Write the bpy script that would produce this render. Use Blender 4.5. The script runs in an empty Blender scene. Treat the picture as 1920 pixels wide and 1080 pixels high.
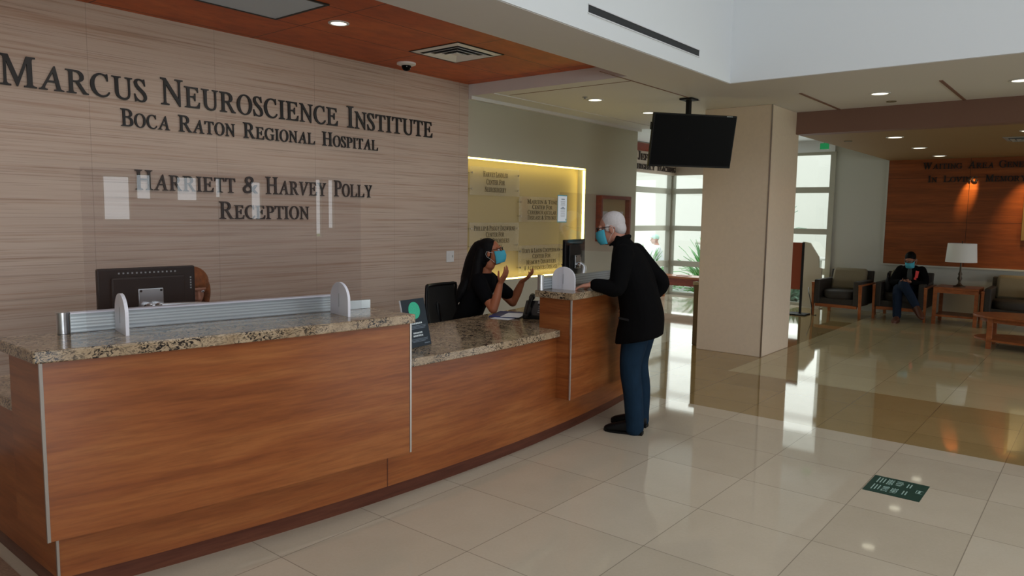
import bpy, math, random
from mathutils import Vector, Matrix
random.seed(7)
S = bpy.context.scene
COL = S.collection
R = math.radians
V = Vector

# ------------------------------------------------------------------ camera, world, light, exposure
EYE = 1.603
yaw, pitch, roll, FPX = R(39.245), R(5.733), R(0.820), 1373.88
_f = V((math.cos(yaw)*math.cos(pitch), math.sin(yaw)*math.cos(pitch), -math.sin(pitch)))
_r = V((math.sin(yaw), -math.cos(yaw), 0)); _u = _r.cross(_f)
_R = _r*math.cos(roll)+_u*math.sin(roll); _U = -_r*math.sin(roll)+_u*math.cos(roll)
cd = bpy.data.cameras.new('camera'); cam = bpy.data.objects.new('camera', cd); COL.objects.link(cam)
cd.sensor_width = 36; cd.lens = FPX/1920*36; cd.clip_start = .05; cd.clip_end = 200
M = Matrix.Identity(4)
for i in range(3):
    M[i][0], M[i][1], M[i][2] = _R[i], _U[i], -_f[i]
M[0][3], M[1][3], M[2][3] = 0, 0, EYE
cam.matrix_world = M
S.camera = cam
S.view_settings.view_transform = 'Standard'; S.view_settings.look = 'None'
S.view_settings.exposure = 0.0; S.view_settings.gamma = 1.0; S.view_settings.use_curve_mapping = False
try:
    S.cycles.use_denoising = True
    S.cycles.max_bounces = 8
    S.cycles.transparent_max_bounces = 12
    S.cycles.caustics_reflective = False; S.cycles.caustics_refractive = False
    S.cycles.sample_clamp_indirect = 4.0
except Exception:
    pass
W = bpy.data.worlds.new('world'); S.world = W; W.use_nodes = True
W.node_tree.nodes['Background'].inputs[0].default_value = (.92, .97, 1.0, 1)
W.node_tree.nodes['Background'].inputs[1].default_value = 1.7

def light(name, kind, loc, energy, color=(1, 1, 1), size=None, rot=None, target=None, size_y=None, spot=None, blend=.5):
    d = bpy.data.lights.new(name, kind); d.energy = energy; d.color = color
    if kind == 'AREA':
        d.shape = 'RECTANGLE' if size_y else 'SQUARE'; d.size = size
        if size_y: d.size_y = size_y
    elif kind == 'SUN': d.angle = R(1)
    else:
        d.shadow_soft_size = size or .05
        if kind == 'SPOT': d.spot_size = R(spot); d.spot_blend = blend
    o = bpy.data.objects.new(name, d); COL.objects.link(o); o.location = loc
    if target is not None: o.rotation_euler = (V(target)-V(loc)).to_track_quat('-Z', 'Y').to_euler()
    elif rot: o.rotation_euler = rot
    return o

light('sun', 'SUN', (0, 0, 20), 1.2, (1, .97, .9), target=(9, 3.5, 1.0))
# fill lamps added for atrium daylight; roof and upper wall have no openings
light('atrium_top_fill', 'AREA', (1.6, -1.6, 5.85), 115, (.86, .93, 1.0), size=6.4, size_y=6.4, target=(1.6, -1.6, 0))  # added lamp under the closed roof, no skylight is built
light('upper_entrance_fill', 'AREA', (1.4, -5.95, 4.6), 130, (.88, .94, 1.0), size=10, size_y=2.6, target=(1.4, 5, 2.2))  # lamp added high on the solid entrance wall, clear of the shield reflections
light('entrance_window_fill', 'AREA', (-1.8, -6.14, 1.33), 165, (.90, .94, 1.0), size=4.3, size_y=1.9, target=(-1.8, 5, 1.33))  # added in the widened end pane to brighten the striped wall
light('entrance_window_fill', 'AREA', (9.8, -6.14, 1.33), 85, (.92, .95, 1.0), size=8.0, size_y=1.9, target=(9.8, 5, 1.33))  # second added lamp, in the other widened end pane
# daylight from the courtyard windows into the corridor and the waiting area
light('courtyard_daylight', 'AREA', (13.75, 5.5, 1.35), 30, (.93, 1.0, .95), size=2.9, size_y=2.0, target=(5, 5.0, .9))

# ------------------------------------------------------------------ materials
def nt(name):
    m = bpy.data.materials.new(name); m.use_nodes = True
    n = m.node_tree; return m, n, n.nodes['Principled BSDF']
def mat(name, col, rough=.5, metal=0, spec=.5, emit=None, es=0, noise=0, nscale=30, bump=0, coat=0):
    m, n, b = nt(name)
    b.inputs['Base Color'].default_value = (*col, 1); b.inputs['Roughness'].default_value = rough
    b.inputs['Metallic'].default_value = metal; b.inputs['Specular IOR Level'].default_value = spec
    b.inputs['Coat Weight'].default_value = coat
    if emit: b.inputs['Emission Color'].default_value = (*emit, 1); b.inputs['Emission Strength'].default_value = es
    if noise or bump:
        tc = n.nodes.new('ShaderNodeTexCoord'); nz = n.nodes.new('ShaderNodeTexNoise')
        nz.inputs['Scale'].default_value = nscale; nz.inputs['Detail'].default_value = 5
        n.links.new(tc.outputs['Object'], nz.inputs['Vector'])
        if noise:
            mx = n.nodes.new('ShaderNodeMix'); mx.data_type = 'RGBA'
            mx.inputs[6].default_value = (*[c*(1-noise) for c in col], 1); mx.inputs[7].default_value = (*[min(1, c*(1+noise)) for c in col], 1)
            n.links.new(nz.outputs['Fac'], mx.inputs[0]); n.links.new(mx.outputs[2], b.inputs['Base Color'])
        if bump:
            bp = n.nodes.new('ShaderNodeBump'); bp.inputs['Strength'].default_value = bump; bp.inputs['Distance'].default_value = .01
            n.links.new(nz.outputs['Fac'], bp.inputs['Height']); n.links.new(bp.outputs[0], b.inputs['Normal'])
    return m
def math_node(n, op, a, b=None, c=None):
    x = n.nodes.new('ShaderNodeMath'); x.operation = op
    for i, v in enumerate((a, b, c)):
        if v is None: continue
        if isinstance(v, (int, float)): x.inputs[i].default_value = v
        else: n.links.new(v, x.inputs[i])
    return x.outputs[0]
def ramp(n, fac, stops, interp='LINEAR'):
    r = n.nodes.new('ShaderNodeValToRGB'); r.color_ramp.interpolation = interp
    e = r.color_ramp.elements
    while len(e) < len(stops): e.new(.5)
    for el, (p, c) in zip(e, stops): el.position = p; el.color = (*c, 1)
    n.links.new(fac, r.inputs[0]); return r.outputs[0]
def pos(n):
    g = n.nodes.new('ShaderNodeNewGeometry'); return g.outputs['Position']
def mapped(n, vec, scale, loc=(0, 0, 0), rot=(0, 0, 0)):
    mp = n.nodes.new('ShaderNodeMapping'); n.links.new(vec, mp.inputs['Vector'])
    mp.inputs['Scale'].default_value = scale; mp.inputs['Location'].default_value = loc; mp.inputs['Rotation'].default_value = rot
    return mp.outputs[0]
def noise(n, vec, scale, detail=4, rough=.5, dist=0):
    x = n.nodes.new('ShaderNodeTexNoise'); n.links.new(vec, x.inputs['Vector'])
    x.inputs['Scale'].default_value = scale; x.inputs['Detail'].default_value = detail; x.inputs['Roughness'].default_value = rough; x.inputs['Distortion'].default_value = dist
    return x.outputs['Fac']
def mixc(n, fac, a, b, blend='MIX'):
    x = n.nodes.new('ShaderNodeMix'); x.data_type = 'RGBA'; x.blend_type = blend
    for k, v in ((0, fac), (6, a), (7, b)):
        if isinstance(v, (int, float)): x.inputs[k].default_value = v
        elif isinstance(v, tuple): x.inputs[k].default_value = (*v, 1)
        else: n.links.new(v, x.inputs[k])
    return x.outputs[2]
def wood(name, dark, mid, lightc, scale=(.5, .5, 8), rough=.35, spec=.4, seams=None, seamcol=(.02, .008, .004)):
    m, n, b = nt(name); p = pos(n)
    a = noise(n, mapped(n, p, scale), 1.6, 5, .55, .6)
    c = noise(n, mapped(n, p, tuple(s*5 for s in scale), (3, 1, 2)), 2.0, 4, .6)
    col = ramp(n, a, [(.28, dark), (.5, mid), (.72, lightc)])
    fine = ramp(n, c, [(.35, (.78, .76, .74)), (.6, (1, 1, 1))])
    col = mixc(n, 1.0, col, fine, 'MULTIPLY')
    if seams:
        sp = n.nodes.new('ShaderNodeSeparateXYZ'); n.links.new(p, sp.inputs[0])
        tot = None
        for axis, o, s, w in seams:
            t = math_node(n, 'FRACT', math_node(n, 'DIVIDE', math_node(n, 'SUBTRACT', sp.outputs[axis], o), s))
            l = math_node(n, 'LESS_THAN', t, w/s)
            tot = l if tot is None else math_node(n, 'MAXIMUM', tot, l)
        col = mixc(n, tot, col, seamcol)
    n.links.new(col, b.inputs['Base Color']); b.inputs['Roughness'].default_value = rough; b.inputs['Specular IOR Level'].default_value = spec
    return m
def granite(name, base, base2, fleck, amount=.5):
    m, n, b = nt(name); p = pos(n)
    big = noise(n, p, 5, 3, .5, 1.0)
    col = ramp(n, big, [(.35, base2), (.6, base)])
    mid = noise(n, mapped(n, p, (1, 1, 1.3)), 34, 4, .6, 1.2)
    col = mixc(n, math_node(n, 'MULTIPLY', ramp(n, mid, [(.45, (0, 0, 0)), (.62, (1, 1, 1))]), .38), col, tuple(x*.6 for x in base2))
    f1 = noise(n, mapped(n, p, (1, 1, 1.6), (4, 3, 1)), 34, 5, .7, 2.2)
    f2 = noise(n, p, 7, 2, .5)
    fl = math_node(n, 'MULTIPLY', ramp(n, f1, [(.535-.03*amount, (0, 0, 0)), (.565-.03*amount, (1, 1, 1))]), ramp(n, f2, [(.36, (.25, .25, .25)), (.52, (1, 1, 1))]))
    col = mixc(n, fl, col, fleck)
    n.links.new(col, b.inputs['Base Color']); b.inputs['Roughness'].default_value = .12; b.inputs['Specular IOR Level'].default_value = .45
    return m
def tile_floor(name, a, b2, grout, rough=.045):
    m, n, b = nt(name); p = pos(n)
    sp = n.nodes.new('ShaderNodeSeparateXYZ'); n.links.new(p, sp.inputs[0])
    s = .6096
    u = math_node(n, 'DIVIDE', math_node(n, 'SUBTRACT', sp.outputs[0], 2.4723), s); v = math_node(n, 'DIVIDE', math_node(n, 'SUBTRACT', sp.outputs[1], 2.8841), s)
    fu, fv = math_node(n, 'FRACT', math_node(n, 'ADD', u, 100.004)), math_node(n, 'FRACT', math_node(n, 'ADD', v, 100.004))
    line = math_node(n, 'MAXIMUM', math_node(n, 'LESS_THAN', fu, .0075), math_node(n, 'LESS_THAN', fv, .0075))
    cb = n.nodes.new('ShaderNodeCombineXYZ'); n.links.new(math_node(n, 'FLOOR', math_node(n, 'ADD', u, .004)), cb.inputs[0]); n.links.new(math_node(n, 'FLOOR', math_node(n, 'ADD', v, .004)), cb.inputs[1])
    wn = n.nodes.new('ShaderNodeTexWhiteNoise'); n.links.new(cb.outputs[0], wn.inputs['Vector'])
    spk = noise(n, p, 60, 6, .7); cloud = noise(n, p, 4, 4, .55)
    t = math_node(n, 'ADD', math_node(n, 'MULTIPLY', wn.outputs['Value'], .30), math_node(n, 'ADD', math_node(n, 'MULTIPLY', spk, .35), math_node(n, 'MULTIPLY', cloud, .35)))
    col = ramp(n, t, [(.25, a), (.75, b2)])
    col = mixc(n, math_node(n, 'MULTIPLY', line, .75), col, grout)
    n.links.new(col, b.inputs['Base Color']); b.inputs['Roughness'].default_value = rough; b.inputs['Specular IOR Level'].default_value = .5
    return m
def glass(name, tint=(.96, .98, .98), boost=1.0, ior=1.5, frost=0):
    m = bpy.data.materials.new(name); m.use_nodes = True; n = m.node_tree; n.nodes.clear()
    o = n.nodes.new('ShaderNodeOutputMaterial'); mx = n.nodes.new('ShaderNodeMixShader'); t = n.nodes.new('ShaderNodeBsdfTransparent'); g = n.nodes.new('ShaderNodeBsdfGlossy')
    geo = n.nodes.new('ShaderNodeNewGeometry'); dot = n.nodes.new('ShaderNodeVectorMath'); dot.operation = 'DOT_PRODUCT'
    n.links.new(geo.outputs['Incoming'], dot.inputs[0]); n.links.new(geo.outputs['Normal'], dot.inputs[1])
    c = math_node(n, 'ABSOLUTE', dot.outputs['Value']); f0 = ((ior-1)/(ior+1))**2
    fz = math_node(n, 'ADD', math_node(n, 'MULTIPLY', math_node(n, 'POWER', math_node(n, 'SUBTRACT', 1.0, c), 5.0), 1-f0), f0)
    t.inputs['Color'].default_value = (*tint, 1); g.inputs['Roughness'].default_value = 0.0; g.inputs['Color'].default_value = (1, 1, 1, 1)
    n.links.new(math_node(n, 'MULTIPLY', fz, boost), mx.inputs[0]); n.links.new(t.outputs[0], mx.inputs[1]); n.links.new(g.outputs[0], mx.inputs[2])
    if frost:
        df = n.nodes.new('ShaderNodeBsdfDiffuse'); df.inputs['Color'].default_value = (.8, .8, .78, 1); m2 = n.nodes.new('ShaderNodeMixShader'); m2.inputs[0].default_value = frost
        n.links.new(mx.outputs[0], m2.inputs[1]); n.links.new(df.outputs[0], m2.inputs[2]); n.links.new(m2.outputs[0], o.inputs[0])
    else: n.links.new(mx.outputs[0], o.inputs[0])
    return m
def stripe_stone(name):
    m, n, b = nt(name); p = pos(n)
    a = noise(n, mapped(n, p, (.45, .45, 30)), 1.5, 5, .6, .1)
    c = noise(n, mapped(n, p, (.8, .8, 70), (2, 5, 3)), 1.4, 4, .6, .05)
    d = noise(n, mapped(n, p, (.35, .35, 1.2), (1, 2, 7)), 1.5, 3)
    col = ramp(n, a, [(.30, (.44, .31, .235)), (.47, (.545, .435, .365)), (.62, (.575, .475, .405)), (.80, (.54, .40, .31))])
    lines = ramp(n, c, [(.36, (.72, .69, .67)), (.45, (1, 1, 1))])
    col = mixc(n, .85, col, lines, 'MULTIPLY')
    col = mixc(n, .5, col, ramp(n, d, [(.3, (.82, .80, .79)), (.7, (1.1, 1.06, 1.02))]), 'MULTIPLY')
    sp = n.nodes.new('ShaderNodeSeparateXYZ'); n.links.new(p, sp.inputs[0])
    tx = math_node(n, 'FRACT', math_node(n, 'DIVIDE', math_node(n, 'ADD', sp.outputs[0], 8.0), .92))
    tz = math_node(n, 'FRACT', math_node(n, 'DIVIDE', sp.outputs[2], .61))
    ln = math_node(n, 'MAXIMUM', math_node(n, 'LESS_THAN', tx, .004), math_node(n, 'LESS_THAN', tz, .004))
    col = mixc(n, math_node(n, 'MULTIPLY', ln, .35), col, (.12, .09, .07))
    n.links.new(col, b.inputs['Base Color']); b.inputs['Roughness'].default_value = .45; b.inputs['Specular IOR Level'].default_value = .3
    return m

MT = {}
MT['stone_wall'] = stripe_stone('striped limestone')
MT['floor_light'] = tile_floor('cream floor tile', (.55, .465, .35), (.67, .575, .445), (.24, .20, .15))
MT['floor_cream'] = tile_floor('yellow cream floor tile', (.50, .415, .235), (.60, .51, .305), (.24, .19, .11))
MT['floor_tan'] = tile_floor('tan floor tile', (.30, .205, .085), (.40, .28, .125), (.15, .10, .05))
MT['vent_white'] = mat('vent white enamel', (.90, .90, .90), .4)
MT['carpet'] = mat('rust speckled carpet', (.30, .19, .13), .95, spec=.1, noise=.5, nscale=120)
MT['white_paint'] = mat('white paint', (.80, .83, .86), .7, spec=.2)
MT['soffit_paint'] = mat('soffit paint', (.75, .74, .75), .75, spec=.2)
MT['grey_paint'] = mat('greige paint', (.53, .51, .42), .7, spec=.2)
MT['pale_paint'] = mat('pale paint', (.50, .50, .45), .7, spec=.2)
MT['brown_paint'] = mat('brown paint', (.235, .135, .105), .7, spec=.2)
MT['umber_paint'] = mat('umber ceiling paint', (.31, .20, .095), .75, spec=.2)
MT['cherry_ceiling'] = wood('cherry ceiling panels', (.48, .085, .014), (.60, .12, .022), (.68, .16, .035), (.5, .9, .5), .45, .3, seams=[(0, -.30, 1.22, .008), (1, 3.0, .61, .008)], seamcol=(.06, .015, .006))
MT['desk_wood'] = wood('desk cherry veneer', (.20, .052, .014), (.295, .088, .023), (.375, .132, .038), (.55, .55, 7), .28, .45)
MT['dark_kick'] = wood('toe kick laminate', (.085, .026, .014), (.12, .036, .02), (.15, .05, .026), (.6, .6, 7), .4, .3)
MT['wall_wood'] = wood('waiting wall veneer', (.18, .044, .010), (.245, .062, .014), (.32, .088, .020), (.5, .35, 6), .35, .4, seams=[(1, .55, 1.30, .006), (2, .84, .73, .006)], seamcol=(.03, .010, .004))
MT['furniture_wood'] = wood('furniture cherry', (.25, .07, .02), (.36, .11, .034), (.46, .16, .055), (2, 2, 5), .35, .4)
MT['red_wood'] = wood('red mahogany', (.14, .022, .010), (.20, .032, .014), (.25, .045, .02), (2, 2, 6), .35, .4)
MT['granite'] = granite('golden granite', (.47, .355, .235), (.34, .24, .145), (.014, .011, .012), 1.0)
MT['marble'] = mat('beige column marble', (.78, .66, .53), .28, spec=.4, noise=.06, nscale=26)
MT['steel'] = mat('brushed steel', (.55, .56, .58), .3, 1)
MT['steel_edge'] = mat('satin aluminium edge', (.52, .50, .48), .35, 1)
MT['aluminium'] = mat('aluminium rail', (.62, .68, .70), .4, .75)
MT['rail_grey'] = mat('grey rail web', (.44, .49, .51), .45, .6)
MT['dark_slot'] = mat('dark slot', (.02, .022, .024), .6)
MT['acrylic_white'] = mat('frosted white acrylic', (.80, .79, .86), .35, spec=.5)
MT['guard_glass'] = glass('guard glass', (.97, .975, .985), 1.6)
MT['window_glass'] = glass('window glass', (.97, .99, .985), 1.0)
MT['plaque_glass'] = glass('plaque acrylic', (.99, .985, .97), 1.0, frost=.10)
MT['black_plastic'] = mat('black plastic', (.006, .006, .007), .4, spec=.25)
MT['black_matte'] = mat('black matte', (.010, .010, .011), .7, spec=.3)
MT['screen'] = mat('black screen', (.003, .003, .004), .35, spec=.08)
MT['letter'] = mat('black metal letters', (.010, .009, .011), .4, spec=.4)
MT['plaque_letter'] = mat('bronze plaque letters', (.06, .04, .015), .5)
MT['brown_letter'] = mat('dark brown letters', (.045, .028, .024), .5)
MT['white_plastic'] = mat('white plastic', (.72, .73, .76), .4)
MT['grey_plastic'] = mat('grey plastic', (.30, .31, .32), .45)
MT['chrome'] = mat('chrome', (.72, .73, .74), .12, 1)
MT['mesh_fabric'] = mat('black mesh fabric', (.012, .012, .012), .8, noise=.5, nscale=300)
MT['sign_navy'] = mat('dark navy sign face', (.018, .030, .042), .35)
MT['sign_green'] = mat('bright green sign disc', (.045, .50, .30), .4)
MT['decal_green'] = mat('dark green floor decal', (.004, .045, .030), .45)
MT['print_pale'] = mat('pale green print', (.36, .52, .46), .5)
MT['print_white'] = mat('white print', (.60, .66, .68), .5)
MT['print_grey'] = mat('grey print', (.16, .20, .24), .6)
MT['disc_print'] = mat('mint print', (.13, .62, .44), .5)
MT['paper'] = mat('white paper', (.74, .77, .82), .6)
MT['paper_edge'] = mat('teal paper edge', (.05, .26, .30), .6)
MT['folder_blue'] = mat('blue folder', (.018, .035, .16), .4)
MT['lamp_lens'] = mat('lit lamp lens', (.9, .9, .85), .4, emit=(1, .95, .80), es=.5)
MT['exit_green'] = mat('green exit sign', (.01, .20, .06), .4, emit=(.02, .5, .16), es=.25)
MT['led'] = mat('warm led strip', (1, .85, .3), .4, emit=(1.0, .82, .24), es=8)
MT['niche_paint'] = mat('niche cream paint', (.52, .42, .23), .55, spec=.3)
MT['light_panel'] = mat('ceiling light panel', (.50, .62, .76), .35, spec=.4)
MT['upholstery_dark'] = mat('dark brown upholstery', (.030, .024, .018), .7, noise=.2, nscale=90)
MT['upholstery_tan'] = mat('olive tan upholstery', (.20, .165, .10), .8, noise=.15, nscale=90)
MT['shade'] = mat('linen lampshade', (.82, .83, .82), .8)
MT['bronze'] = mat('aged bronze', (.06, .045, .03), .4, .7)
MT['skin_man'] = mat('light skin', (.50, .23, .165), .5, spec=.35)
MT['skin_woman'] = mat('brown skin', (.37, .125, .06), .5, spec=.35)
MT['skin_seated'] = mat('tan skin', (.34, .15, .095), .5, spec=.35)
MT['hair_white'] = mat('white hair', (.56, .52, .53), .65, noise=.12, nscale=60, bump=.4)
MT['hair_black'] = mat('black hair', (.0035, .003, .0035), .6, spec=.12, noise=.4, nscale=50, bump=.4)
MT['hair_auburn'] = mat('auburn hair', (.19, .055, .014), .6, spec=.2, noise=.8, nscale=40, bump=.8)
MT['mask'] = mat('blue surgical mask', (.075, .42, .56), .75, spec=.2)
MT['loop'] = mat('white ear loop', (.75, .75, .75), .7)
MT['jacket'] = mat('black jacket cloth', (.0032, .0030, .0034), .9, spec=.08)
MT['top_black'] = mat('black top cloth', (.004, .004, .005), .9, spec=.08)
MT['denim'] = mat('dark blue denim', (.0085, .024, .047), .85, spec=.12, noise=.35, nscale=12, bump=.5)
MT['denim_dark'] = mat('darker blue denim', (.012, .022, .045), .85, spec=.15, noise=.25, nscale=14)
MT['shoe'] = mat('black shoe leather', (.004, .004, .004), .5, spec=.2)
MT['shoe_brown'] = mat('brown shoe leather', (.10, .035, .018), .45)
MT['shirt_grey'] = mat('grey shirt cloth', (.05, .055, .055), .85)
MT['red_badge'] = mat('red badge', (.75, .05, .05), .5)
MT['white_cloth'] = mat('white cloth', (.80, .83, .85), .8)
MT['mint_cloth'] = mat('mint cloth', (.45, .72, .62), .8)
MT['frame_metal'] = mat('window frame metal', (.42, .41, .34), .5, spec=.3)
MT['stucco'] = mat('sunlit stucco', (.80, .80, .735), .9, spec=.1, noise=.03, nscale=6)
MT['lawn'] = mat('lawn', (.13, .24, .06), .9, noise=.4, nscale=5)
MT['paving'] = mat('courtyard paving', (.55, .56, .52), .9)
MT['leaf'] = mat('leaf green', (.12, .40, .10), .55, noise=.35, nscale=8)
MT['leaf_blue'] = mat('blue green leaf', (.20, .36, .26), .55, noise=.25, nscale=8)
MT['bin_stone'] = mat('bin brown panels', (.20, .15, .10), .5, noise=.2, nscale=60)
MT['gold'] = mat('gold frame', (.42, .26, .09), .35, .6)
MT['art'] = mat('cream art print', (.45, .42, .30), .5)
MT['pink_fascia'] = mat('warm beige fascia', (.43, .34, .27), .6)
MT['screen_beige'] = mat('beige screen', (.52, .47, .36), .6)
MT['red_board'] = mat('rust red board', (.26, .045, .012), .5)

# ------------------------------------------------------------------ mesh builder
class MB:
    def __init__(s): s.v = []; s.f = []; s.M = Matrix.Identity(4)
    def add(s, vs, fs):
        b = len(s.v); s.v += [s.M @ V(x) for x in vs]; s.f += [tuple(b+i for i in q) for q in fs]; return s
    def box(s, x0, x1, y0, y1, z0, z1):
        return s.add([(x0,y0,z0),(x1,y0,z0),(x1,y1,z0),(x0,y1,z0),(x0,y0,z1),(x1,y0,z1),(x1,y1,z1),(x0,y1,z1)],
                     [(0,3,2,1),(4,5,6,7),(0,1,5,4),(1,2,6,5),(2,3,7,6),(3,0,4,7)])
    def hexa(s, bot, top):
        return s.add(list(bot)+list(top), [(0,3,2,1),(4,5,6,7),(0,1,5,4),(1,2,6,5),(2,3,7,6),(3,0,4,7)])
    def prism(s, poly, z0, z1):
        k = len(poly)
        return s.add([(x,y,z0) for x,y in poly]+[(x,y,z1) for x,y in poly],
                     [tuple(range(k-1,-1,-1)), tuple(range(k,2*k))]+[(i,(i+1)%k,k+(i+1)%k,k+i) for i in range(k)])
    def lathe(s, prof, c=(0,0,0), seg=24):
        c = V(c); vs = []; fs = []
        for r, z in prof:
            for i in range(seg):
                a = 2*math.pi*i/seg; vs.append((c.x+max(r,1e-4)*math.cos(a), c.y+max(r,1e-4)*math.sin(a), c.z+z))
        for j in range(len(prof)-1):
            for i in range(seg):
                a, b2 = j*seg+i, j*seg+(i+1)%seg; fs.append((a, b2, b2+seg, a+seg))
        fs.append(tuple(range(seg-1,-1,-1))); n = (len(prof)-1)*seg; fs.append(tuple(range(n, n+seg)))
        return s.add(vs, fs)
    def rings(s, rs):      # rs: list of lists of points, closed tube with fan caps
        k = len(rs[0]); vs = [p for r in rs for p in r]; fs = []
        for j in range(len(rs)-1):
            for i in range(k):
                a, b2 = j*k+i, j*k+(i+1)%k; fs.append((a, b2, b2+k, a+k))
        fs.append(tuple(range(k-1,-1,-1))); n = (len(rs)-1)*k; fs.append(tuple(range(n, n+k)))
        return s.add(vs, fs)
    def limb(s, path, rad, seg=14, sub=5, cap=True, flat=None, side=None):
        P = [V(p) for p in path]; n = len(P)
        rad = list(rad) if hasattr(rad, '__len__') else [rad]*n
        pts = []; rr = []
        for i in range(n-1):
            p0, p1, p2, p3 = P[max(i-1,0)], P[i], P[i+1], P[min(i+2,n-1)]
            for t in range(sub if n > 2 else 1):
                u = t/(sub if n > 2 else 1)
                pts.append(.5*((2*p1)+(p2-p0)*u+(2*p0-5*p1+4*p2-p3)*u*u+(3*p1-p0-3*p2+p3)*u**3)); rr.append(rad[i]*(1-u)+rad[i+1]*u)
        pts.append(P[-1]); rr.append(rad[-1])
        rs = []; up = V(side) if side else None
        T = [(pts[min(i+1,len(pts)-1)]-pts[max(i-1,0)]).normalized() for i in range(len(pts))]
        a = up if up else (V((0,0,1)) if abs(T[0].z) < .9 else V((1,0,0)))
        def ring(c, t, r, a):
            x = (a - t*a.dot(t)); x = x.normalized() if x.length > 1e-6 else t.orthogonal().normalized()
            y = t.cross(x); fl = flat or 1
            return [c+x*(r*math.cos(2*math.pi*k/seg))+y*(r*fl*math.sin(2*math.pi*k/seg)) for k in range(seg)], x
        first = True
        for i, (c, t, r) in enumerate(zip(pts, T, rr)):
            if first and cap:
                for q in (.2, .6, .9):
                    rg, _x = ring(c-t*r*math.sqrt(1-q*q), t, r*q, a); rs.append(rg)
            first = False
            rg, a2 = ring(c, t, r, a); rs.append(rg)
            if not up: a = a2
        if cap:
            for q in (.9, .6, .2):
                rg, _x = ring(pts[-1]+T[-1]*rr[-1]*math.sqrt(1-q*q), T[-1], rr[-1]*q, a); rs.append(rg)
        return s.rings(rs)
    def tube(s, path, r, seg=10, sub=6): return s.limb(path, r, seg, sub)
    def rod(s, p0, p1, r, seg=14): return s.limb([p0, p1], r, seg, 1, cap=False)
    def loft(s, secs, seg=24, sub=4):   # secs: (center, half-width vector, half-depth vector)
        rs = []; n = len(secs)
        cr = lambda a,b2,c,d,u: .5*((2*b2)+(c-a)*u+(2*a-5*b2+4*c-d)*u*u+(3*b2-a-3*c+d)*u**3)
        S2 = [tuple(V(x) for x in q) for q in secs]
        out = []
        for i in range(n-1):
            q = [S2[max(i-1,0)], S2[i], S2[i+1], S2[min(i+2,n-1)]]
            for t in range(sub): out.append(tuple(cr(q[0][k],q[1][k],q[2][k],q[3][k],t/sub) for k in range(3)))
        out.append(S2[-1])
        for c, w, d in out:
            rs.append([c+w*math.copysign(abs(math.cos(a))**.85, math.cos(a))+d*math.copysign(abs(math.sin(a))**.85, math.sin(a)) for a in (2*math.pi*k/seg for k in range(seg))])
        return s.rings(rs)
    def ell(s, c, r, rot=None, su=16, sv=12):
        Rm = rot or Matrix.Identity(3); c = V(c); rs = []
        for j in range(1, sv):
            t = math.pi*j/sv
            rs.append([c+Rm@V((r[0]*math.sin(t)*math.cos(2*math.pi*k/su), r[1]*math.sin(t)*math.sin(2*math.pi*k/su), -r[2]*math.cos(t))) for k in range(su)])
        return s.rings(rs)
    def build(s, name, m, parent=None, world=False, smooth=None, bevel=0, props=None):
        vs = s.v
        if world and parent is not None:
            inv = ROOTM[parent.name].inverted(); vs = [inv @ v for v in vs]
        me = bpy.data.meshes.new(name); me.from_pydata([tuple(v) for v in vs], [], s.f); me.validate(); me.update()
        me.materials.append(MT[m] if isinstance(m, str) else m)
        o = bpy.data.objects.new(name, me); COL.objects.link(o)
        fix_normals(me)
        if smooth:
            me.shade_smooth()
            if smooth != True: me.set_sharp_from_angle(angle=R(smooth))
        if bevel:
            b = o.modifiers.new('b', 'BEVEL'); b.width = bevel; b.segments = 2; b.limit_method = 'ANGLE'; b.angle_limit = R(40)
        ROOTM[o.name] = Matrix.Identity(4)
        if parent is not None:
            o.parent = parent; ROOTM[o.name] = ROOTM[parent.name]
        for k, v in (props or {}).items(): o[k] = v
        return o
import bmesh
def fix_normals(me):
    bm = bmesh.new(); bm.from_mesh(me); bmesh.ops.recalc_face_normals(bm, faces=bm.faces); bm.to_mesh(me); bm.free()
ROOTM = {}
def thing(name, label, cat, loc=(0,0,0), rz=0, group=None):
    o = bpy.data.objects.new(name, None); COL.objects.link(o); o.empty_display_size = .1
    o.location = loc; o.rotation_euler = (0,0,rz)
    ROOTM[o.name] = Matrix.Translation(loc) @ Matrix.Rotation(rz, 4, 'Z')
    o['label'] = label; o['category'] = cat
    if group: o['group'] = group
    return o
def tag(o, label, cat, group=None):
    o['label'] = label; o['category'] = cat
    if group: o['group'] = group
    return o
def structure(name, mb, m, parent=None, **k):
    o = mb.build(name, m, parent, **k)
    if parent is None: o['kind'] = 'structure'
    return o
def copy_thing(root, loc, rz, label=None):
    r = root.copy(); COL.objects.link(r); r.location = loc; r.rotation_euler = (0,0,rz)
    if label: r['label'] = label
    for ch in list(root.children):
        c = ch.copy(); COL.objects.link(c); c.parent = r
        for g in list(ch.children):
            d = g.copy(); COL.objects.link(d); d.parent = c
    ROOTM[r.name] = Matrix.Translation(loc) @ Matrix.Rotation(rz, 4, 'Z')
    return r
def fuse(mb, voxel, smooth=6, factor=.5):     # one continuous skin over overlapping closed shapes
    me = bpy.data.meshes.new('tmp'); me.from_pydata([tuple(v) for v in mb.v], [], mb.f); me.update(); fix_normals(me)
    o = bpy.data.objects.new('tmp', me); COL.objects.link(o)
    r = o.modifiers.new('r', 'REMESH'); r.mode = 'VOXEL'; r.voxel_size = voxel; r.adaptivity = 0
    if smooth:
        k = o.modifiers.new('s', 'SMOOTH'); k.iterations = smooth; k.factor = factor
    dg = bpy.context.evaluated_depsgraph_get(); out = bpy.data.meshes.new_from_object(o.evaluated_get(dg))
    bpy.data.objects.remove(o); bpy.data.meshes.remove(me)
    return out
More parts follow.
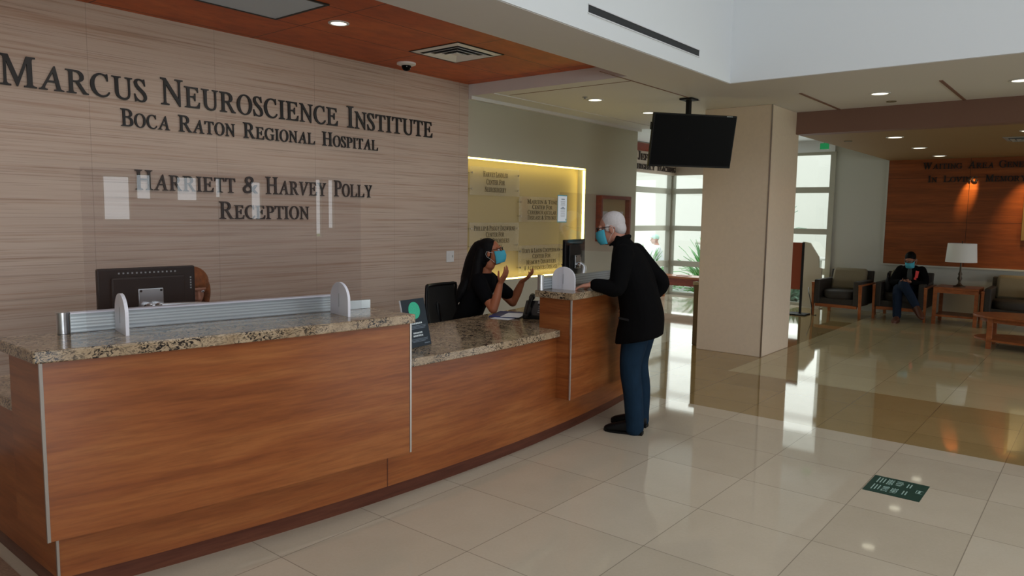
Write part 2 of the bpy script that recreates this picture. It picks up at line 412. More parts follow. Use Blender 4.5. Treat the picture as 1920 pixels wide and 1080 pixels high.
def skin(mb, name, m, parent, voxel=.008, smooth=6, factor=.5):
    me = fuse(mb, voxel, smooth, factor); me.name = name; me.materials.clear(); me.materials.append(MT[m]); me.shade_smooth()
    o = bpy.data.objects.new(name, me); COL.objects.link(o); o.parent = parent; ROOTM[o.name] = ROOTM[parent.name]
    return o

# lettering: serif capitals laid out glyph by glyph
_G = {}
SLANT = math.tan(R(15.5))
def glyph(ch, serif=True, depth=.02):
    key = (ch, serif, depth)
    if key in _G: return _G[key]
    cu = bpy.data.curves.new('g', 'FONT')
    cu.body = chr(0x1D434+ord(ch)-65) if serif and 'A' <= ch <= 'Z' else ch
    cu.size = 1; cu.extrude = 0; cu.resolution_u = 3
    if serif and 'A' <= ch <= 'Z': cu.offset = .009
    o = bpy.data.objects.new('g', cu); COL.objects.link(o)
    dg = bpy.context.evaluated_depsgraph_get(); me = bpy.data.meshes.new_from_object(o.evaluated_get(dg))
    bm = bmesh.new(); bm.from_mesh(me); bmesh.ops.remove_doubles(bm, verts=bm.verts, dist=1e-4)
    if depth:
        ret = bmesh.ops.extrude_face_region(bm, geom=list(bm.faces))
        for v in [g for g in ret['geom'] if isinstance(g, bmesh.types.BMVert)]: v.co.z += 1.0
    bm.verts.ensure_lookup_table(); bm.verts.index_update()
    vs = [v.co.copy() for v in bm.verts]; fs = [tuple(v.index for v in f.verts) for f in bm.faces]; bm.free()
    bpy.data.objects.remove(o); bpy.data.curves.remove(cu); bpy.data.meshes.remove(me)
    if serif and 'A' <= ch <= 'Z':
        for v in vs: v.x -= v.y*SLANT
    x0 = min(v.x for v in vs); x1 = max(v.x for v in vs)
    _G[key] = ([(v.x-x0, v.y, v.z) for v in vs], fs, x1-x0); return _G[key]
CAP = .68
def word_layout(text, ratio=.8, gap=.07, serif=True, depth=1):
    """glyphs of small-caps text; first letter of each word (or all with ratio 1) at full height. height 1 = full cap."""
    x = 0; out = []; start = True
    for ch in text:
        if ch == ' ': x += .36; start = True; continue
        sc = (1 if start or ch in '&' else ratio)/CAP; start = False
        vs, fs, w = glyph(ch, serif, depth)
        out.append((x, sc, vs, fs)); x += w*sc+gap
    return out, x-gap
def letters(mb, text, origin, xdir, updir, height, width=None, x_align='left', ratio=.8, depth=.02, serif=True, gap=.07):
    out, w = word_layout(text, ratio, gap, serif, 1 if depth else 0)
    xd, ud = V(xdir).normalized(), V(updir).normalized(); nd = xd.cross(ud); o = V(origin)
    sx = (width/w) if width else height
    off = 0 if x_align == 'left' else (-w*sx/2 if x_align == 'center' else -w*sx)
    for x, sc, vs, fs in out:
        mb.add([o+xd*(off+(x+v[0]*sc)*sx)+ud*(v[1]*sc*height)+nd*(v[2]*depth) for v in vs], fs)
    return mb

# ------------------------------------------------------------------ the room
# floor fields: cream tile with tan bands
def slab(name, rects, m, z0, z1):
    b = MB()
    for x0, x1, y0, y1 in rects: b.box(x0, x1, y0, y1, z0, z1)
    return structure(name, b, m)
slab('floor', [(-4.1, 5.78, -6.1, 7.4), (7.32, 14.2, 4.35, 7.4)], 'floor_light', -.10, 0)
slab('floor_waiting', [(7.32, 14.2, -6.1, 3.03)], 'floor_cream', -.10, 0)
slab('floor_band', [(5.78, 7.32, -6.1, 7.4), (7.32, 14.2, 3.03, 4.35)], 'floor_tan', -.10, 0)
slab('floor_carpet', [(-4.1, 1.02, 3.3, 5.5)], 'carpet', -.05, .004)
# walls
slab('wall_reception', [(-4.1, 5.945, 5.5, 5.72)], 'stone_wall', 0, 3.3)
g = MB()
g.box(5.945, 9.63, 5.52, 5.66, 0, .835); g.box(5.945, 9.63, 5.52, 5.66, 2.225, 3.3); g.box(8.28, 9.63, 5.52, 5.66, .835, 2.225)
g.box(5.945, 9.63, 5.66, 7.35, 0, 3.3)
structure('wall_gallery', g, 'grey_paint')
slab('wall_left', [(-4.3, -4.1, -6.3, 5.7)], 'pale_paint', 0, 6.3)
# entrance wall behind the viewer, unseen: panes shaped for reflections, end ones widened for lamps
panes = [(-4.0, .4, .35, 2.3), (1.24, 1.62, 1.42, 2.12), (1.70, 1.92, 1.75, 2.16), (2.28, 2.60, 1.74, 2.14), (2.86, 2.96, 1.8, 2.14), (3.42, 3.60, 1.45, 2.1), (4.50, 4.62, 1.15, 2.18), (4.72, 4.84, 1.3, 2.18), (5.8, 13.9, .35, 2.3)]
g = MB(); x = -4.1
for a, b2, z0, z1 in panes:
    g.box(x, a, -6.3, -6.1, 0, 2.9); g.box(a, b2, -6.3, -6.1, 0, z0); g.box(a, b2, -6.3, -6.1, z1, 2.9); x = b2
g.box(x, 14.2, -6.3, -6.1, 0, 2.9); g.box(-4.1, 14.2, -6.3, -6.1, 2.9, 6.3)
structure('wall_entrance', g, 'brown_paint')
for i, (a, b2, z0, z1) in enumerate(panes):
    w = MB(); t = .02
    w.box(a, a+t, -6.24, -6.16, z0, z1); w.box(b2-t, b2, -6.24, -6.16, z0, z1); w.box(a, b2, -6.24, -6.16, z0, z0+t); w.box(a, b2, -6.24, -6.16, z1-t, z1)
    f = structure('window_%d' % (i+3), w, 'frame_metal')
# waiting-room wall: pale base, veneer field above, return beside the courtyard window
g = MB(); g.box(13.9, 14.1, -6.1, 3.94, 0, 3.3); structure('wall_waiting', g, 'pale_paint')
g = MB(); g.box(13.87, 13.9, -6.1, 3.05, .855, 2.61); structure('wall_waiting_veneer', g, 'wall_wood')
g = MB(); g.box(13.84, 13.9, -6.1, 3.07, .83, .855); g.box(13.86, 13.9, 3.05, 3.075, .855, 2.61); structure('trim_1', g, 'pale_paint')
g = MB(); g.box(13.885, 13.9, -6.1, 3.94, 0, .1); structure('baseboard_waiting', g, 'pale_paint')
# ceilings
g = MB(); g.box(-4.1, 5.945, 3.53, 5.5, 2.99, 3.2); structure('ceiling_wood', g, 'cherry_ceiling')
g = MB()
g.box(-4.1, 5.945, 2.94, 3.53, 2.87, 3.2); g.box(5.945, 9.1, 2.94, 3.53, 2.87, 3.2); g.box(5.945, 9.63, 3.53, 5.52, 2.87, 3.2); g.box(6.83, 9.1, -6.1, 2.94, 2.87, 3.2); g.box(9.1, 9.63, 3.05, 3.53, 2.87, 3.2)
structure('ceiling_lobby', g, 'soffit_paint')
g = MB(); g.box(9.63, 14.1, 3.05, 7.35, 3.0, 3.2); structure('ceiling_corridor', g, 'white_paint')
g = MB(); g.box(9.3, 13.9, -6.1, 3.05, 2.61, 2.80); structure('ceiling_waiting', g, 'umber_paint')
g = MB(); g.box(9.1, 9.3, -6.1, 3.05, 2.61, 3.2); structure('beam_waiting', g, 'brown_paint')
# crown along the gallery wall and fine joint lines in the ceiling boards
g = MB(); g.box(5.95, 9.64, 5.46, 5.52, 2.835, 2.87); g.box(5.95, 9.64, 5.14, 5.16, 2.862, 2.87); structure('trim_2', g, 'soffit_paint')
g = MB(); g.box(5.6, 7.6, 3.60, 3.615, 2.866, 2.87); g.box(6.15, 6.165, 3.62, 5.1, 2.868, 2.87)
for y in (.05, 1.30, 2.55): g.box(7.72, 9.1, y, y+.03, 2.864, 2.87)
structure('trim_3', g, 'brown_paint')
# atrium walls above the lobby, and its roof
g = MB(); g.box(-4.1, 6.82, 2.93, 3.1, 2.874, 6.3); structure('wall_atrium_north', g, 'white_paint')
g = MB(); g.box(6.82, 6.99, -6.1, 3.1, 2.874, 6.3); structure('wall_atrium_east', g, 'white_paint')
g = MB(); g.box(-4.3, 7.0, -6.3, 3.1, 6.2, 6.35); structure('ceiling_atrium', g, 'white_paint')
g = MB(); g.box(6.99, 14.1, -6.3, 3.05, 3.2, 3.3); g.box(-4.1, 14.1, 3.05, 7.35, 3.2, 3.3); structure('roof', g, 'white_paint')
# marble column: two slabs per face with a dark joint at the corner
t = MB(); t.box(8.29, 9.21, 3.05, 3.85, 0, 2.87); c = structure('column', t, 'marble', bevel=.006)
MB().box(8.283, 8.295, 3.043, 3.057, 0, 2.87).build('corner_joint', 'steel_edge', c)
# courtyard glazing: two faces meeting in a corner post, header fascias above
def glazing(name, axis, fixed, a0, a1, z0, z1, verts, bars, d=.05):
    f = MB()
    def b(m, u0, u1, w0, w1, dd=d):
        if axis == 'x': m.box(u0, u1, fixed-dd, fixed+dd, w0, w1)
        else: m.box(fixed-dd, fixed+dd, u0, u1, w0, w1)
    for u in verts: b(f, u-.045, u+.045, z0, z1)
    for zb, zt in bars: b(f, a0, a1, zb, zt, d*.92)
    w = structure(name, f, 'frame_metal')
    p = MB(); b(p, a0, a1, z0, z1, .004); p.build('glass_pane', 'window_glass', w)
    return w
BARS = [(0, .05), (.59, .70), (1.32, 1.42), (2.07, 2.175)]
glazing('window_1', 'x', 7.15, 9.63, 13.86, 0, 2.78, [9.68, 10.5, 11.9, 13.86], BARS+[(2.72, 2.78)])
glazing('window_2', 'y', 13.9, 3.95, 7.15, 0, 2.80, [3.96, 5.55, 7.10], BARS+[(2.75, 2.80)])
slab('wall_header', [(9.63, 14.1, 7.1, 7.35), (13.85, 14.1, 3.94, 7.1)], 'white_paint', 2.80, 3.3)
g = MB(); g.box(9.63, 13.84, 6.98, 7.10, 2.44, 2.99); g.box(13.72, 13.84, 5.6, 6.98, 2.44, 2.99); structure('trim_fascia', g, 'pink_fascia')
g = MB(); g.box(9.64, 13.70, 6.965, 6.98, 2.83, 2.975); structure('trim_fascia_cap', g, 'red_wood')

# ------------------------------------------------------------------ outdoors
g = MB(); g.box(14.2, 40, -12, 30, -.3, -.06); g.box(-20, 14.2, 7.5, 30, -.3, -.06); structure('ground_courtyard', g, 'paving')
g = MB(); g.box(-40, 40, -50, -6.4, -.3, -.08); structure('ground_lawn', g, 'lawn')
g = MB(); g.box(19.0, 19.3, -4, 16, -.3, 6.5); g.box(6, 19, 15.7, 16, -.3, 6.5); structure('wall_courtyard', g, 'stucco')

# ------------------------------------------------------------------ reception desk
CX, CY, RR = 3.43, 14.465, 11.5
def ya(x, off=0): return CY-math.sqrt((RR-off)**2-(x-CX)**2)
def arcbox(mb, x0, x1, o0, o1, z0, z1, n=14):
    xs = [x0+(x1-x0)*i/n for i in range(n+1)]
    front = [(x, ya(x, o0)) for x in xs]; back = [(x, ya(x, o1)) for x in reversed(xs)]
    return mb.prism(front+back, z0, z1)
XL, XR = 1.047, 5.62
desk = thing('reception_desk', 'long curved cherry veneer reception desk with two raised boxes and dark toe kick', 'desk', (3.3, 3.4, 0))
arcbox(MB(), XL, XR, 0, .03, .10, .752, 40).build('front_panel', 'desk_wood', desk, True, smooth=30)
for xe in (XL, XR-.03): MB().box(xe, xe+.03, ya(xe, .03), ya(xe, .84), .10, .752).build('end_panel', 'desk_wood', desk, True)
g = MB(); arcbox(g, XL+.03, XR-.03, .06, .08, 0, .10, 40); g.box(XL+.025, XL+.045, ya(XL, .08), ya(XL, .82), 0, .10); g.box(XR-.045, XR-.025, ya(XR, .08), ya(XR, .82), 0, .10)
g.build('toe_kick', 'dark_kick', desk, True, smooth=30)
arcbox(MB(), 2.602, 2.607, -.0015, .004, .10, .31, 1).build('panel_joint', 'dark_kick', desk, True)
for x0, x1, bk in ((.985, 2.66, .22), (4.165, 5.60, .155)):
    b2 = MB(); arcbox(b2, x0, x1, -.12, bk, .31, 1.018, 20)
    rb = b2.build('raised_box', 'desk_wood', desk, True, smooth=30)
    for xe in ((x0, x1) if x0 < 2 else (x0,)):
        e = MB(); e.box(xe-.006, xe+.006, ya(xe, -.12)-.004, ya(xe, -.12)+.006, .31, 1.018); e.build('corner_strip', 'steel_edge', rb, True)
e = MB(); e.box(XL-.004, XL+.006, ya(XL)-.006, ya(XL)+.006, .10, .31); e.build('corner_strip', 'steel_edge', desk, True)
def slab_top(x0, x1, o0, o1, z0, z1, label, n=20, grp=None):
    b2 = MB(); arcbox(b2, x0, x1, o0, o1, z0, z1, n)
    return tag(b2.build('granite_countertop', 'granite', None, bevel=.006), label, 'countertop')
slab_top(.957, 2.675, -.145, .30, 1.0185, 1.067, 'raised granite slab on the near end of the desk, under the large glass shield')
slab_top(4.14, 5.63, -.145, .185, 1.0185, 1.067, 'raised granite slab at the far end of the desk, under the visitor\'s hand')
low = MB()
xs = [1.0+(5.64-1.0)*i/40 for i in range(41)]
fr = [(x, ya(x, -.035 if 2.667 < x < 4.158 else (.223 if x < 3 else .158))) for x in sorted(xs+[2.6665, 2.6675, 4.1575, 4.1585])]
low.prism(fr+[(x, ya(x, .86)) for x in reversed(xs)], .7525, .80)
tag(low.build('granite_countertop', 'granite', None, bevel=.004), 'lower granite worktop running along the desk, with the tabletop sign and the elbows on it', 'countertop')

# glass shields on the raised slabs
def halfround(mb, c, n, w, h, th):     # upright half-round plate: c base centre, n = plate normal (x,y), w wide, h tall
    n = V((*n, 0)).normalized(); s = V((-n.y, n.x, 0)); r = w/2
    prof = [(-r, 0), (r, 0), (r, h-r*.9)]+[(r*math.cos(a), h-r*.9+r*.9*math.sin(a)) for a in (math.pi*k/14 for k in range(1, 14))]+[(-r, h-r*.9)]
    A = [V(c)+s*u+V((0,0,v))+n*th/2 for u, v in prof]; B = [p-n*th for p in A]; k = len(prof)
    return mb.add(A+B, [tuple(range(k)), tuple(range(2*k-1, k-1, -1))]+[(i, k+i, k+(i+1)%k, (i+1)%k) for i in range(k)])
def guard(label, a, b2, z0, z1, feet, fw, fh):
    a, b2 = V((*a, 0)), V((*b2, 0)); d = (b2-a).normalized(); nn = V((-d.y, d.x, 0))
    t = thing('glass_guard', label, 'glass shield', ((a+b2)/2).to_tuple()[:2]+(1.067,))
    g = MB(); A = [a-nn*.003, b2-nn*.003, b2+nn*.003, a+nn*.003]
    g.hexa([p+V((0,0,z0)) for p in A], [p+V((0,0,z1)) for p in A]); g.build('glass_sheet', 'guard_glass', t, True)
    for u in feet:
        c = a.lerp(b2, u); m = MB(); halfround(m, (c.x, c.y, 1.0672), d[:2], fw, fh, .014)
        f = m.build('foot', 'acrylic_white', t, True)
        m = MB(); q = V((c.x, c.y, 1.11))-d*.0078; s = nn
        m.hexa([q-s*.0015-d*.0008, q+s*.0015-d*.0008, q+s*.0015, q-s*.0015], [x+V((0,0,.07)) for x in (q-s*.0015-d*.0008, q+s*.0015-d*.0008, q+s*.0015, q-s*.0015)])
        m.build('slot', 'grey_plastic', f, True)
    return t
guard('large clear glass shield standing in two white feet on the near raised counter', (1.235, 3.327), (2.50, 3.08), 1.080, 1.775, (.105, .905), .20, .172)
guard('smaller glass shield with a taped notice on the far raised counter', (4.245, 3.045), (5.36, 3.124), 1.080, 1.765, (.072, .935), .19, .165)
# notice taped on the far shield
n = thing('paper_notice', 'white paper notice with teal edge taped on the far glass shield', 'notice', (4.312, 3.0498, 1.64), R(4.07))
px0, px1, z0, z1 = -.095, .022, -.082, .098
MB().box(px0, px1, -.0058, -.0048, z0, z1).build('sheet', 'paper', n)
MB().box(px0-.005, px1+.005, -.0046, -.0040, z0-.006, z1+.006).build('backing', 'paper_edge', n)
for zz, w, h in ((.075, .045, .006), (.018, .034, .006), (.008, .060, .006)): MB().box(-.03-w/2, -.03+w/2, -.0063, -.0058, zz-h/2, zz+h/2).build('heading', 'print_grey', n)
for rows in ((.060, .053, .046, .039, .032), (-.006, -.014, -.022, -.030, -.038, -.046)):
    g = MB()
    for k, zz in enumerate(rows): w = .062-.01*(k % 3 == 2); g.box(-.03-w/2, -.03+w/2, -.0063, -.0058, zz-.0012, zz+.0012)
    g.build('small_print', 'grey_plastic', n)
MB().box(.009, .018, -.0063, -.0058, -.076, -.062).build('stamp', 'paper_edge', n)
# aluminium rail along the back of the near counter
rl = thing('counter_rail', 'low ribbed aluminium rail with a round end post along the near counter back edge', 'rail', (1.9, 3.36, 1.067))
def seg_box(mb, a, b2, w, z0, z1, up=0):
    a, b2 = V((*a, 0)), V((*b2, 0)); d = (b2-a).normalized(); nn = V((-d.y, d.x, 0))*w
    A = [a-nn, b2-nn, b2+nn, a+nn]; return mb.hexa([p+V((0,0,z0)) for p in A], [p+V((0,0,z1)) for p in A])
ra, rb_, rc = (1.215, 3.452), (2.53, 3.247), (2.672, 3.222)
g = MB(); seg_box(g, ra, rb_, .012, 1.068, 1.152); g.build('rail_body', 'rail_grey', rl, True)
g = MB()
for zz in (1.073, 1.090, 1.105, 1.118, 1.131): seg_box(g, ra, rb_, .0175, zz, zz+.007)
g.build('ribs', 'aluminium', rl, True)
g = MB(); seg_box(g, ra, rb_, .022, 1.150, 1.157); g.build('top_lip', 'acrylic_white', rl, True)
g = MB(); seg_box(g, rb_, rc, .012, 1.068, 1.115); g.build('end_ledge', 'aluminium', rl, True)
MB().lathe([(.024, 0), (.024, .085), (.026, .085), (.026, .092), (.018, .092)], (1.188, 3.450, 1.068), 24).build('end_post', 'steel', rl, True, smooth=40)
rl = thing('counter_rail', 'short ribbed grey rail with a round end post beside the far glass shield foot', 'rail', (4.4, 3.16, 1.067))
MB().lathe([(.023, 0), (.023, .10), (.025, .10), (.025, .108), (.018, .108)], (4.165, 3.138, 1.068), 24).build('end_post', 'steel', rl, True, smooth=40)
g = MB(); seg_box(g, (4.195, 3.150), (5.3, 3.245), .012, 1.068, 1.15); g.build('rail_body', 'rail_grey', rl, True)
g = MB()
for zz in (1.075, 1.095, 1.115, 1.132): seg_box(g, (4.195, 3.150), (5.3, 3.245), .017, zz, zz+.008)
g.build('ribs', 'aluminium', rl, True)

# tabletop sign
ts = thing('tabletop_sign', 'dark navy tabletop sign with a green round emblem on the low counter', 'sign', (3.035, 3.19, .80), R(7))
tl = R(13); ct, st = math.cos(tl), math.sin(tl)
def tilt(mb): mb.M = Matrix.Rotation(-tl, 4, 'X'); return mb
g = tilt(MB()); g.box(-.108, .108, .0, .010, .001, .292); g.build('panel', 'white_plastic', ts)
g = tilt(MB()); g.box(-.105, .108, -.003, .0, .001, .292); g.build('face', 'sign_navy', ts)
g = tilt(MB()); g.M = g.M @ Matrix.Translation((-.0, -.003, .222)) @ Matrix.Rotation(R(90), 4, 'X'); g.lathe([(.052, 0), (.052, .0015)], (0,0,0), 32); g.build('emblem', 'sign_green', ts)
g = tilt(MB()); g.M = g.M @ Matrix.Translation((0, -.0045, .222)) @ Matrix.Rotation(R(90), 4, 'X')
for k in range(3):
    for i in range(10):
        a = 2*math.pi*(i+.3*k)/10; r0 = .014+.013*k
        g.M = g.M; g.lathe([(.0022, 0), (.0022, .001)], (r0*math.cos(a), r0*math.sin(a), 0), 6)
g.build('emblem_dots', 'disc_print', ts)
for zz, w, h in ((.143, .110, .010), (.085, .085, .010), (.068, .092, .010)):
    k = int(w/.014); g = tilt(MB())
    for i in range(k): g.box(-w/2+i*w/k, -w/2+(i+.78)*w/k, -.0042, -.003, zz-h/2, zz+h/2)
    g.build('heading', 'print_white', ts)
for rows in (((.128, .168), (.120, .160), (.112, .150)), ((.048, .165), (.040, .160), (.033, .12))):
    g = tilt(MB())
    for zz, w in rows: g.box(-w/2, w/2, -.0042, -.003, zz-.0018, zz+.0018)
    g.build('small_print', 'print_grey', ts)
g = tilt(MB()); g.box(.045, .095, -.0042, -.003, .014, .020); g.build('corner_mark', 'print_grey', ts)
g = MB(); g.add([(-.09,.07,.27*ct),(-.03,.07,.27*ct),(-.09,.012,.01),(-.03,.012,.01),(-.09,.115,.001),(-.03,.115,.001),(-.09,.107,.001),(-.03,.107,.001)], [(0,1,5,4),(6,7,1,0),(4,5,7,6),(0,4,6),(1,7,5)]); g.build('easel', 'white_plastic', ts)

# ------------------------------------------------------------------ wall lettering
def sign_line(words, z, hgt, label, group, ratio=.8, dep=.010, wall='y', at=5.496, m='letter'):
    x0, x1 = words[0][1], words[-1][2]; mid = (x0+x1)/2
    t = thing('wall_lettering', label, 'lettering', (mid, at, z) if wall == 'y' else (at, mid, z), 0, group)
    for w, a_, b_ in words:
        g = MB()
        if wall == 'y': letters(g, w, (a_-mid, 0, 0), (1,0,0), (0,0,1), hgt, b_-a_, ratio=ratio, depth=dep)
        else: letters(g, w, (0, a_-mid, 0), (0,-1,0), (0,0,1), hgt, a_-b_, ratio=ratio, depth=dep)
        g.build('word', m, t)
GW = 'black letters on the reception wall'
sign_line([('MARCUS', 1.598, 2.509), ('NEUROSCIENCE', 2.610, 4.203), ('INSTITUTE', 4.305, 5.392)], 2.376, .186, 'top and largest line of raised black letters on the striped wall', GW)
sign_line([('BOCA', 2.321, 2.671), ('RATON', 2.735, 3.194), ('REGIONAL', 3.268, 3.954), ('HOSPITAL', 4.033, 4.669)], 2.190, .118, 'second line of black wall letters, naming a hospital', GW)
sign_line([('HARRIETT', 2.404, 3.187), ('&', 3.253, 3.387), ('HARVEY', 3.461, 4.067), ('POLLY', 4.155, 4.594)], 1.745, .138, 'third line of black wall letters, two names joined by an ampersand', GW)
sign_line([('RECEPTION', 3.045, 3.883)], 1.537, .132, 'lowest line of black wall letters, a single word reading reception', GW)
GA = 'letters on the waiting area wall'
sign_line([('WAITING', 2.535, 1.970), ('AREA', 1.890, 1.538), ('GENER', 1.470, 1.07)], 2.445, .105, 'upper line of black letters on the lit wood wall of the waiting area', GA, .78, .02, 'x', 13.868)
sign_line([('IN', 2.450, 2.315), ('LOVING', 2.225, 1.74), ('MEMORY', 1.640, 1.10)], 2.229, .105, 'lower line of black letters on the lit wood wall, ending in memory', GA, .78, .02, 'x', 13.868)
GJ = 'letters over the courtyard window'
sign_line([('JEFFREY', 12.20, 13.12)], 2.66, .155, 'brown letters half hidden behind the television, upper row over the courtyard window', GJ, .75, .015, 'y', 6.976, 'brown_letter')
sign_line([('EMERGENCY', 11.95, 12.85), ('TEACHING', 12.95, 13.72)], 2.49, .105, 'brown letters under the television corner, lower row over the courtyard window', GJ, .9, .015, 'y', 6.976, 'brown_letter')

# switch plate
sp = thing('wall_plate', 'small white wall plate on the striped wall near its corner', 'wall plate', (5.67, 5.5, 1.145))
MB().box(-.058, .058, -.006, 0, -.06, .06).build('plate', 'white_plastic', sp, bevel=.003)
MB().box(-.020, .012, -.009, -.006, -.034, .034).build('rocker', 'white_plastic', sp, bevel=.002)
MB().box(.030, .042, -.0072, -.006, -.012, .012).build('jack', 'grey_plastic', sp)

# ------------------------------------------------------------------ lit niche with plaques
nx0, nx1, nz0, nz1 = 5.945, 8.28, .835, 2.225
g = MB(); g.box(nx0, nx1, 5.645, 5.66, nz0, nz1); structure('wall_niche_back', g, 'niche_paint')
led = thing('niche_light', 'warm yellow light strips hidden round the edge of the wall niche', 'light', (7.1, 5.56, 1.5))
for n_, bx in (('top_strip', (nx0+.02, nx1-.02, 5.528, 5.552, nz1-.016, nz1-.002)), ('side_strip', (nx1-.018, nx1-.002, 5.528, 5.552, nz0+.03, nz1-.03)), ('bottom_strip', (nx0+.02, nx1-.02, 5.528, 5.552, nz0+.002, nz0+.014))):
    MB().box(*bx).build(n_, 'led', led, True)
def plaque(x0, x1, z0, z1, lines, label, hs=.058):
    cx, cz = (x0+x1)/2, (z0+z1)/2
    p = thing('acrylic_plaque', label, 'plaque', (cx, 5.60, cz), 0, 'acrylic plaques in the lit niche')
    w, h = (x1-x0)/2, (z1-z0)/2
    MB().box(-w, w, -.006, 0, -h, h).build('acrylic_sheet', 'plaque_glass', p, bevel=.001)
    for sx in (-1, 1):
        for sz in (-1, 1):
            m = MB(); m.M = Matrix.Translation((sx*(w-.03), -.012, sz*(h-.07))) @ Matrix.Rotation(R(-90), 4, 'X'); m.lathe([(.011, 0), (.011, .006), (.007, .006), (.007, .056)], (0,0,0), 12); m.build('standoff', 'chrome', p)
    k = len(lines)
    for i, (s_, wd) in enumerate(lines):
        g = MB(); letters(g, s_, (0, -.006, h-(i+1.0)*(2*h)/(k+.72)-.02), (1,0,0), (0,0,1), hs, wd, 'center', .85, .0015)
        g.build('text_line', 'plaque_letter', p)
plaque(6.08, 6.965, 1.815, 2.135, [('HARVEY SANDLER', .44), ('CENTER FOR', .33), ('NEUROSURGERY', .38)], 'upper left clear plaque in the yellow lit niche')
plaque(6.965, 7.90, 1.515, 1.825, [('MARTIN & TONI', .62), ('CENTER FOR', .42), ('CEREBROVASCULAR', .60), ('DISEASE & STROKE', .60)], 'upper right clear plaque in the niche, partly behind the taped notice', .052)
plaque(6.08, 6.965, 1.165, 1.505, [('PHILLIP & PEGGY DEZWIRNE', .74), ('CENTER FOR', .33), ('SPINAL DISORDERS', .52), ('& PAIN', .24)], 'lower left clear plaque in the niche, just behind the receptionist\'s head', .054)
plaque(6.965, 7.90, .885, 1.225, [('TOBY & LEON COOPERMAN', .80), ('CENTER FOR', .38), ('MEMORY DISORDERS', .62), ('& ALZHEIMERS DISEASE', .70)], 'lower right clear plaque in the niche, nearest the computer screen', .052)
# deep wooden display case on the gallery wall
fr = thing('display_case', 'deep reddish wood display frame hung on the grey wall behind the old man\'s head', 'frame', (8.95, 5.52, 1.565))
g = MB()
for bx in ((-.40, -.36, -.09, 0, -.315, .315), (.36, .40, -.09, 0, -.315, .315), (-.36, .36, -.09, 0, .27, .315), (-.36, .36, -.09, 0, -.315, -.27)): g.box(*bx)
g.build('frame', 'red_wood', fr, bevel=.004)
MB().box(-.36, .36, -.012, -.002, -.27, .27).build('backing', 'niche_paint', fr)
for x in (-.20, .02, .22):
    c = MB().box(x-.075, x+.075, -.02, -.012, -.20, .10).build('certificate', 'paper', fr)
MB().box(-.36, .36, -.086, -.082, -.27, .27).build('glass_front', 'window_glass', fr)

# ------------------------------------------------------------------ desk equipment
def monitor(label, loc, rz, w, h, zc, tilt_=0):
    t = thing('computer_monitor', label, 'monitor', loc, rz)       # local: screen faces +y, its back is -y
    z0, z1 = zc-h/2, zc+h/2
    g = MB(); g.box(-w/2, w/2, -.012, .018, z0, z1); c = g.build('case', 'black_plastic', t, bevel=.008)
    g = MB(); g.hexa([(-w*.36,-.012,z0+.04),(w*.36,-.012,z0+.04),(w*.36,-.010,z0+.04),(-w*.36,-.010,z0+.04)], [(-w*.36,-.012,z1-.05),(w*.36,-.012,z1-.05),(w*.36,-.010,z1-.05),(-w*.36,-.010,z1-.05)])
    g = MB(); g.box(-w*.38, w*.38, -.030, -.010, z0+.035, z1-.045); g.build('rear_cover', 'black_plastic', c, bevel=.01)
    g = MB()
    for i in range(14): g.box(-w*.30+i*w*.044, -w*.30+i*w*.044+.008, -.0125, -.0115, z1-.030, z1-.022)
    g.build('vent_slots', 'grey_plastic', c)
    g = MB()
    for i in range(5): g.box(w*.44, w*.455, -.0130, -.0118, zc+.02+i*.014, zc+.028+i*.014)
    g.build('buttons', 'grey_plastic', c)
    MB().box(-w/2+.012, w/2-.012, .018, .0195, z0+.016, z1-.014).build('screen', 'screen', t)
    MB().box(-.062, .062, -.042, -.030, zc-.085, zc+.035).build('mount_plate', 'steel', t, bevel=.003)
    for sx in (-.05, .05):
        for zz in (zc+.024, zc-.074): g = MB(); g.M = Matrix.Translation((sx, -.042, zz)) @ Matrix.Rotation(R(90), 4, 'X'); g.lathe([(.006, 0), (.006, .004)], (0,0,0), 10); g.build('screw', 'black_plastic', t)
    g = MB()
    for sx in (-.024, .024): g.M = Matrix.Translation((sx, -.060, zc-.055)) @ Matrix.Rotation(R(90), 4, 'X'); g.lathe([(.020, -.02), (.022, .0), (.018, .012), (.008, .014)], (0,0,0), 18)
    g.build('tilt_joint', 'chrome', t, smooth=40)
    return t
mon = monitor('black computer monitor seen from behind its silver mount, on the near end of the desk', (1.735, 3.86, .80), R(-4), .485, .285, .362)
g = MB(); g.tube([(0,-.058,.307), (.16,-.058,.304), (.34,-.02,.285)], .013); g.build('support_arm', 'steel', mon, smooth=True)
g = MB(); g.lathe([(.075, 0), (.075, .012), (.022, .018), (.022, .28), (.018, .29)], (.34, -.02, .001), 20); g.build('stand_post', 'steel', mon, smooth=40)
mon = monitor('black computer monitor seen edge-on through the far glass shield', (5.50, 3.77, .80), R(9), .42, .35, .412)
g = MB(); g.tube([(0,-.058,.37), (.02,-.09,.33), (-.03,-.085,.22), (-.06,-.03,.10)], .022); g.build('support_arm', 'steel', mon, smooth=True)
g = MB(); g.lathe([(.11, 0), (.11, .014), (.03, .02), (.025, .12)], (-.06, -.01, .001), 24); g.build('stand_base', 'black_plastic', mon, smooth=40)

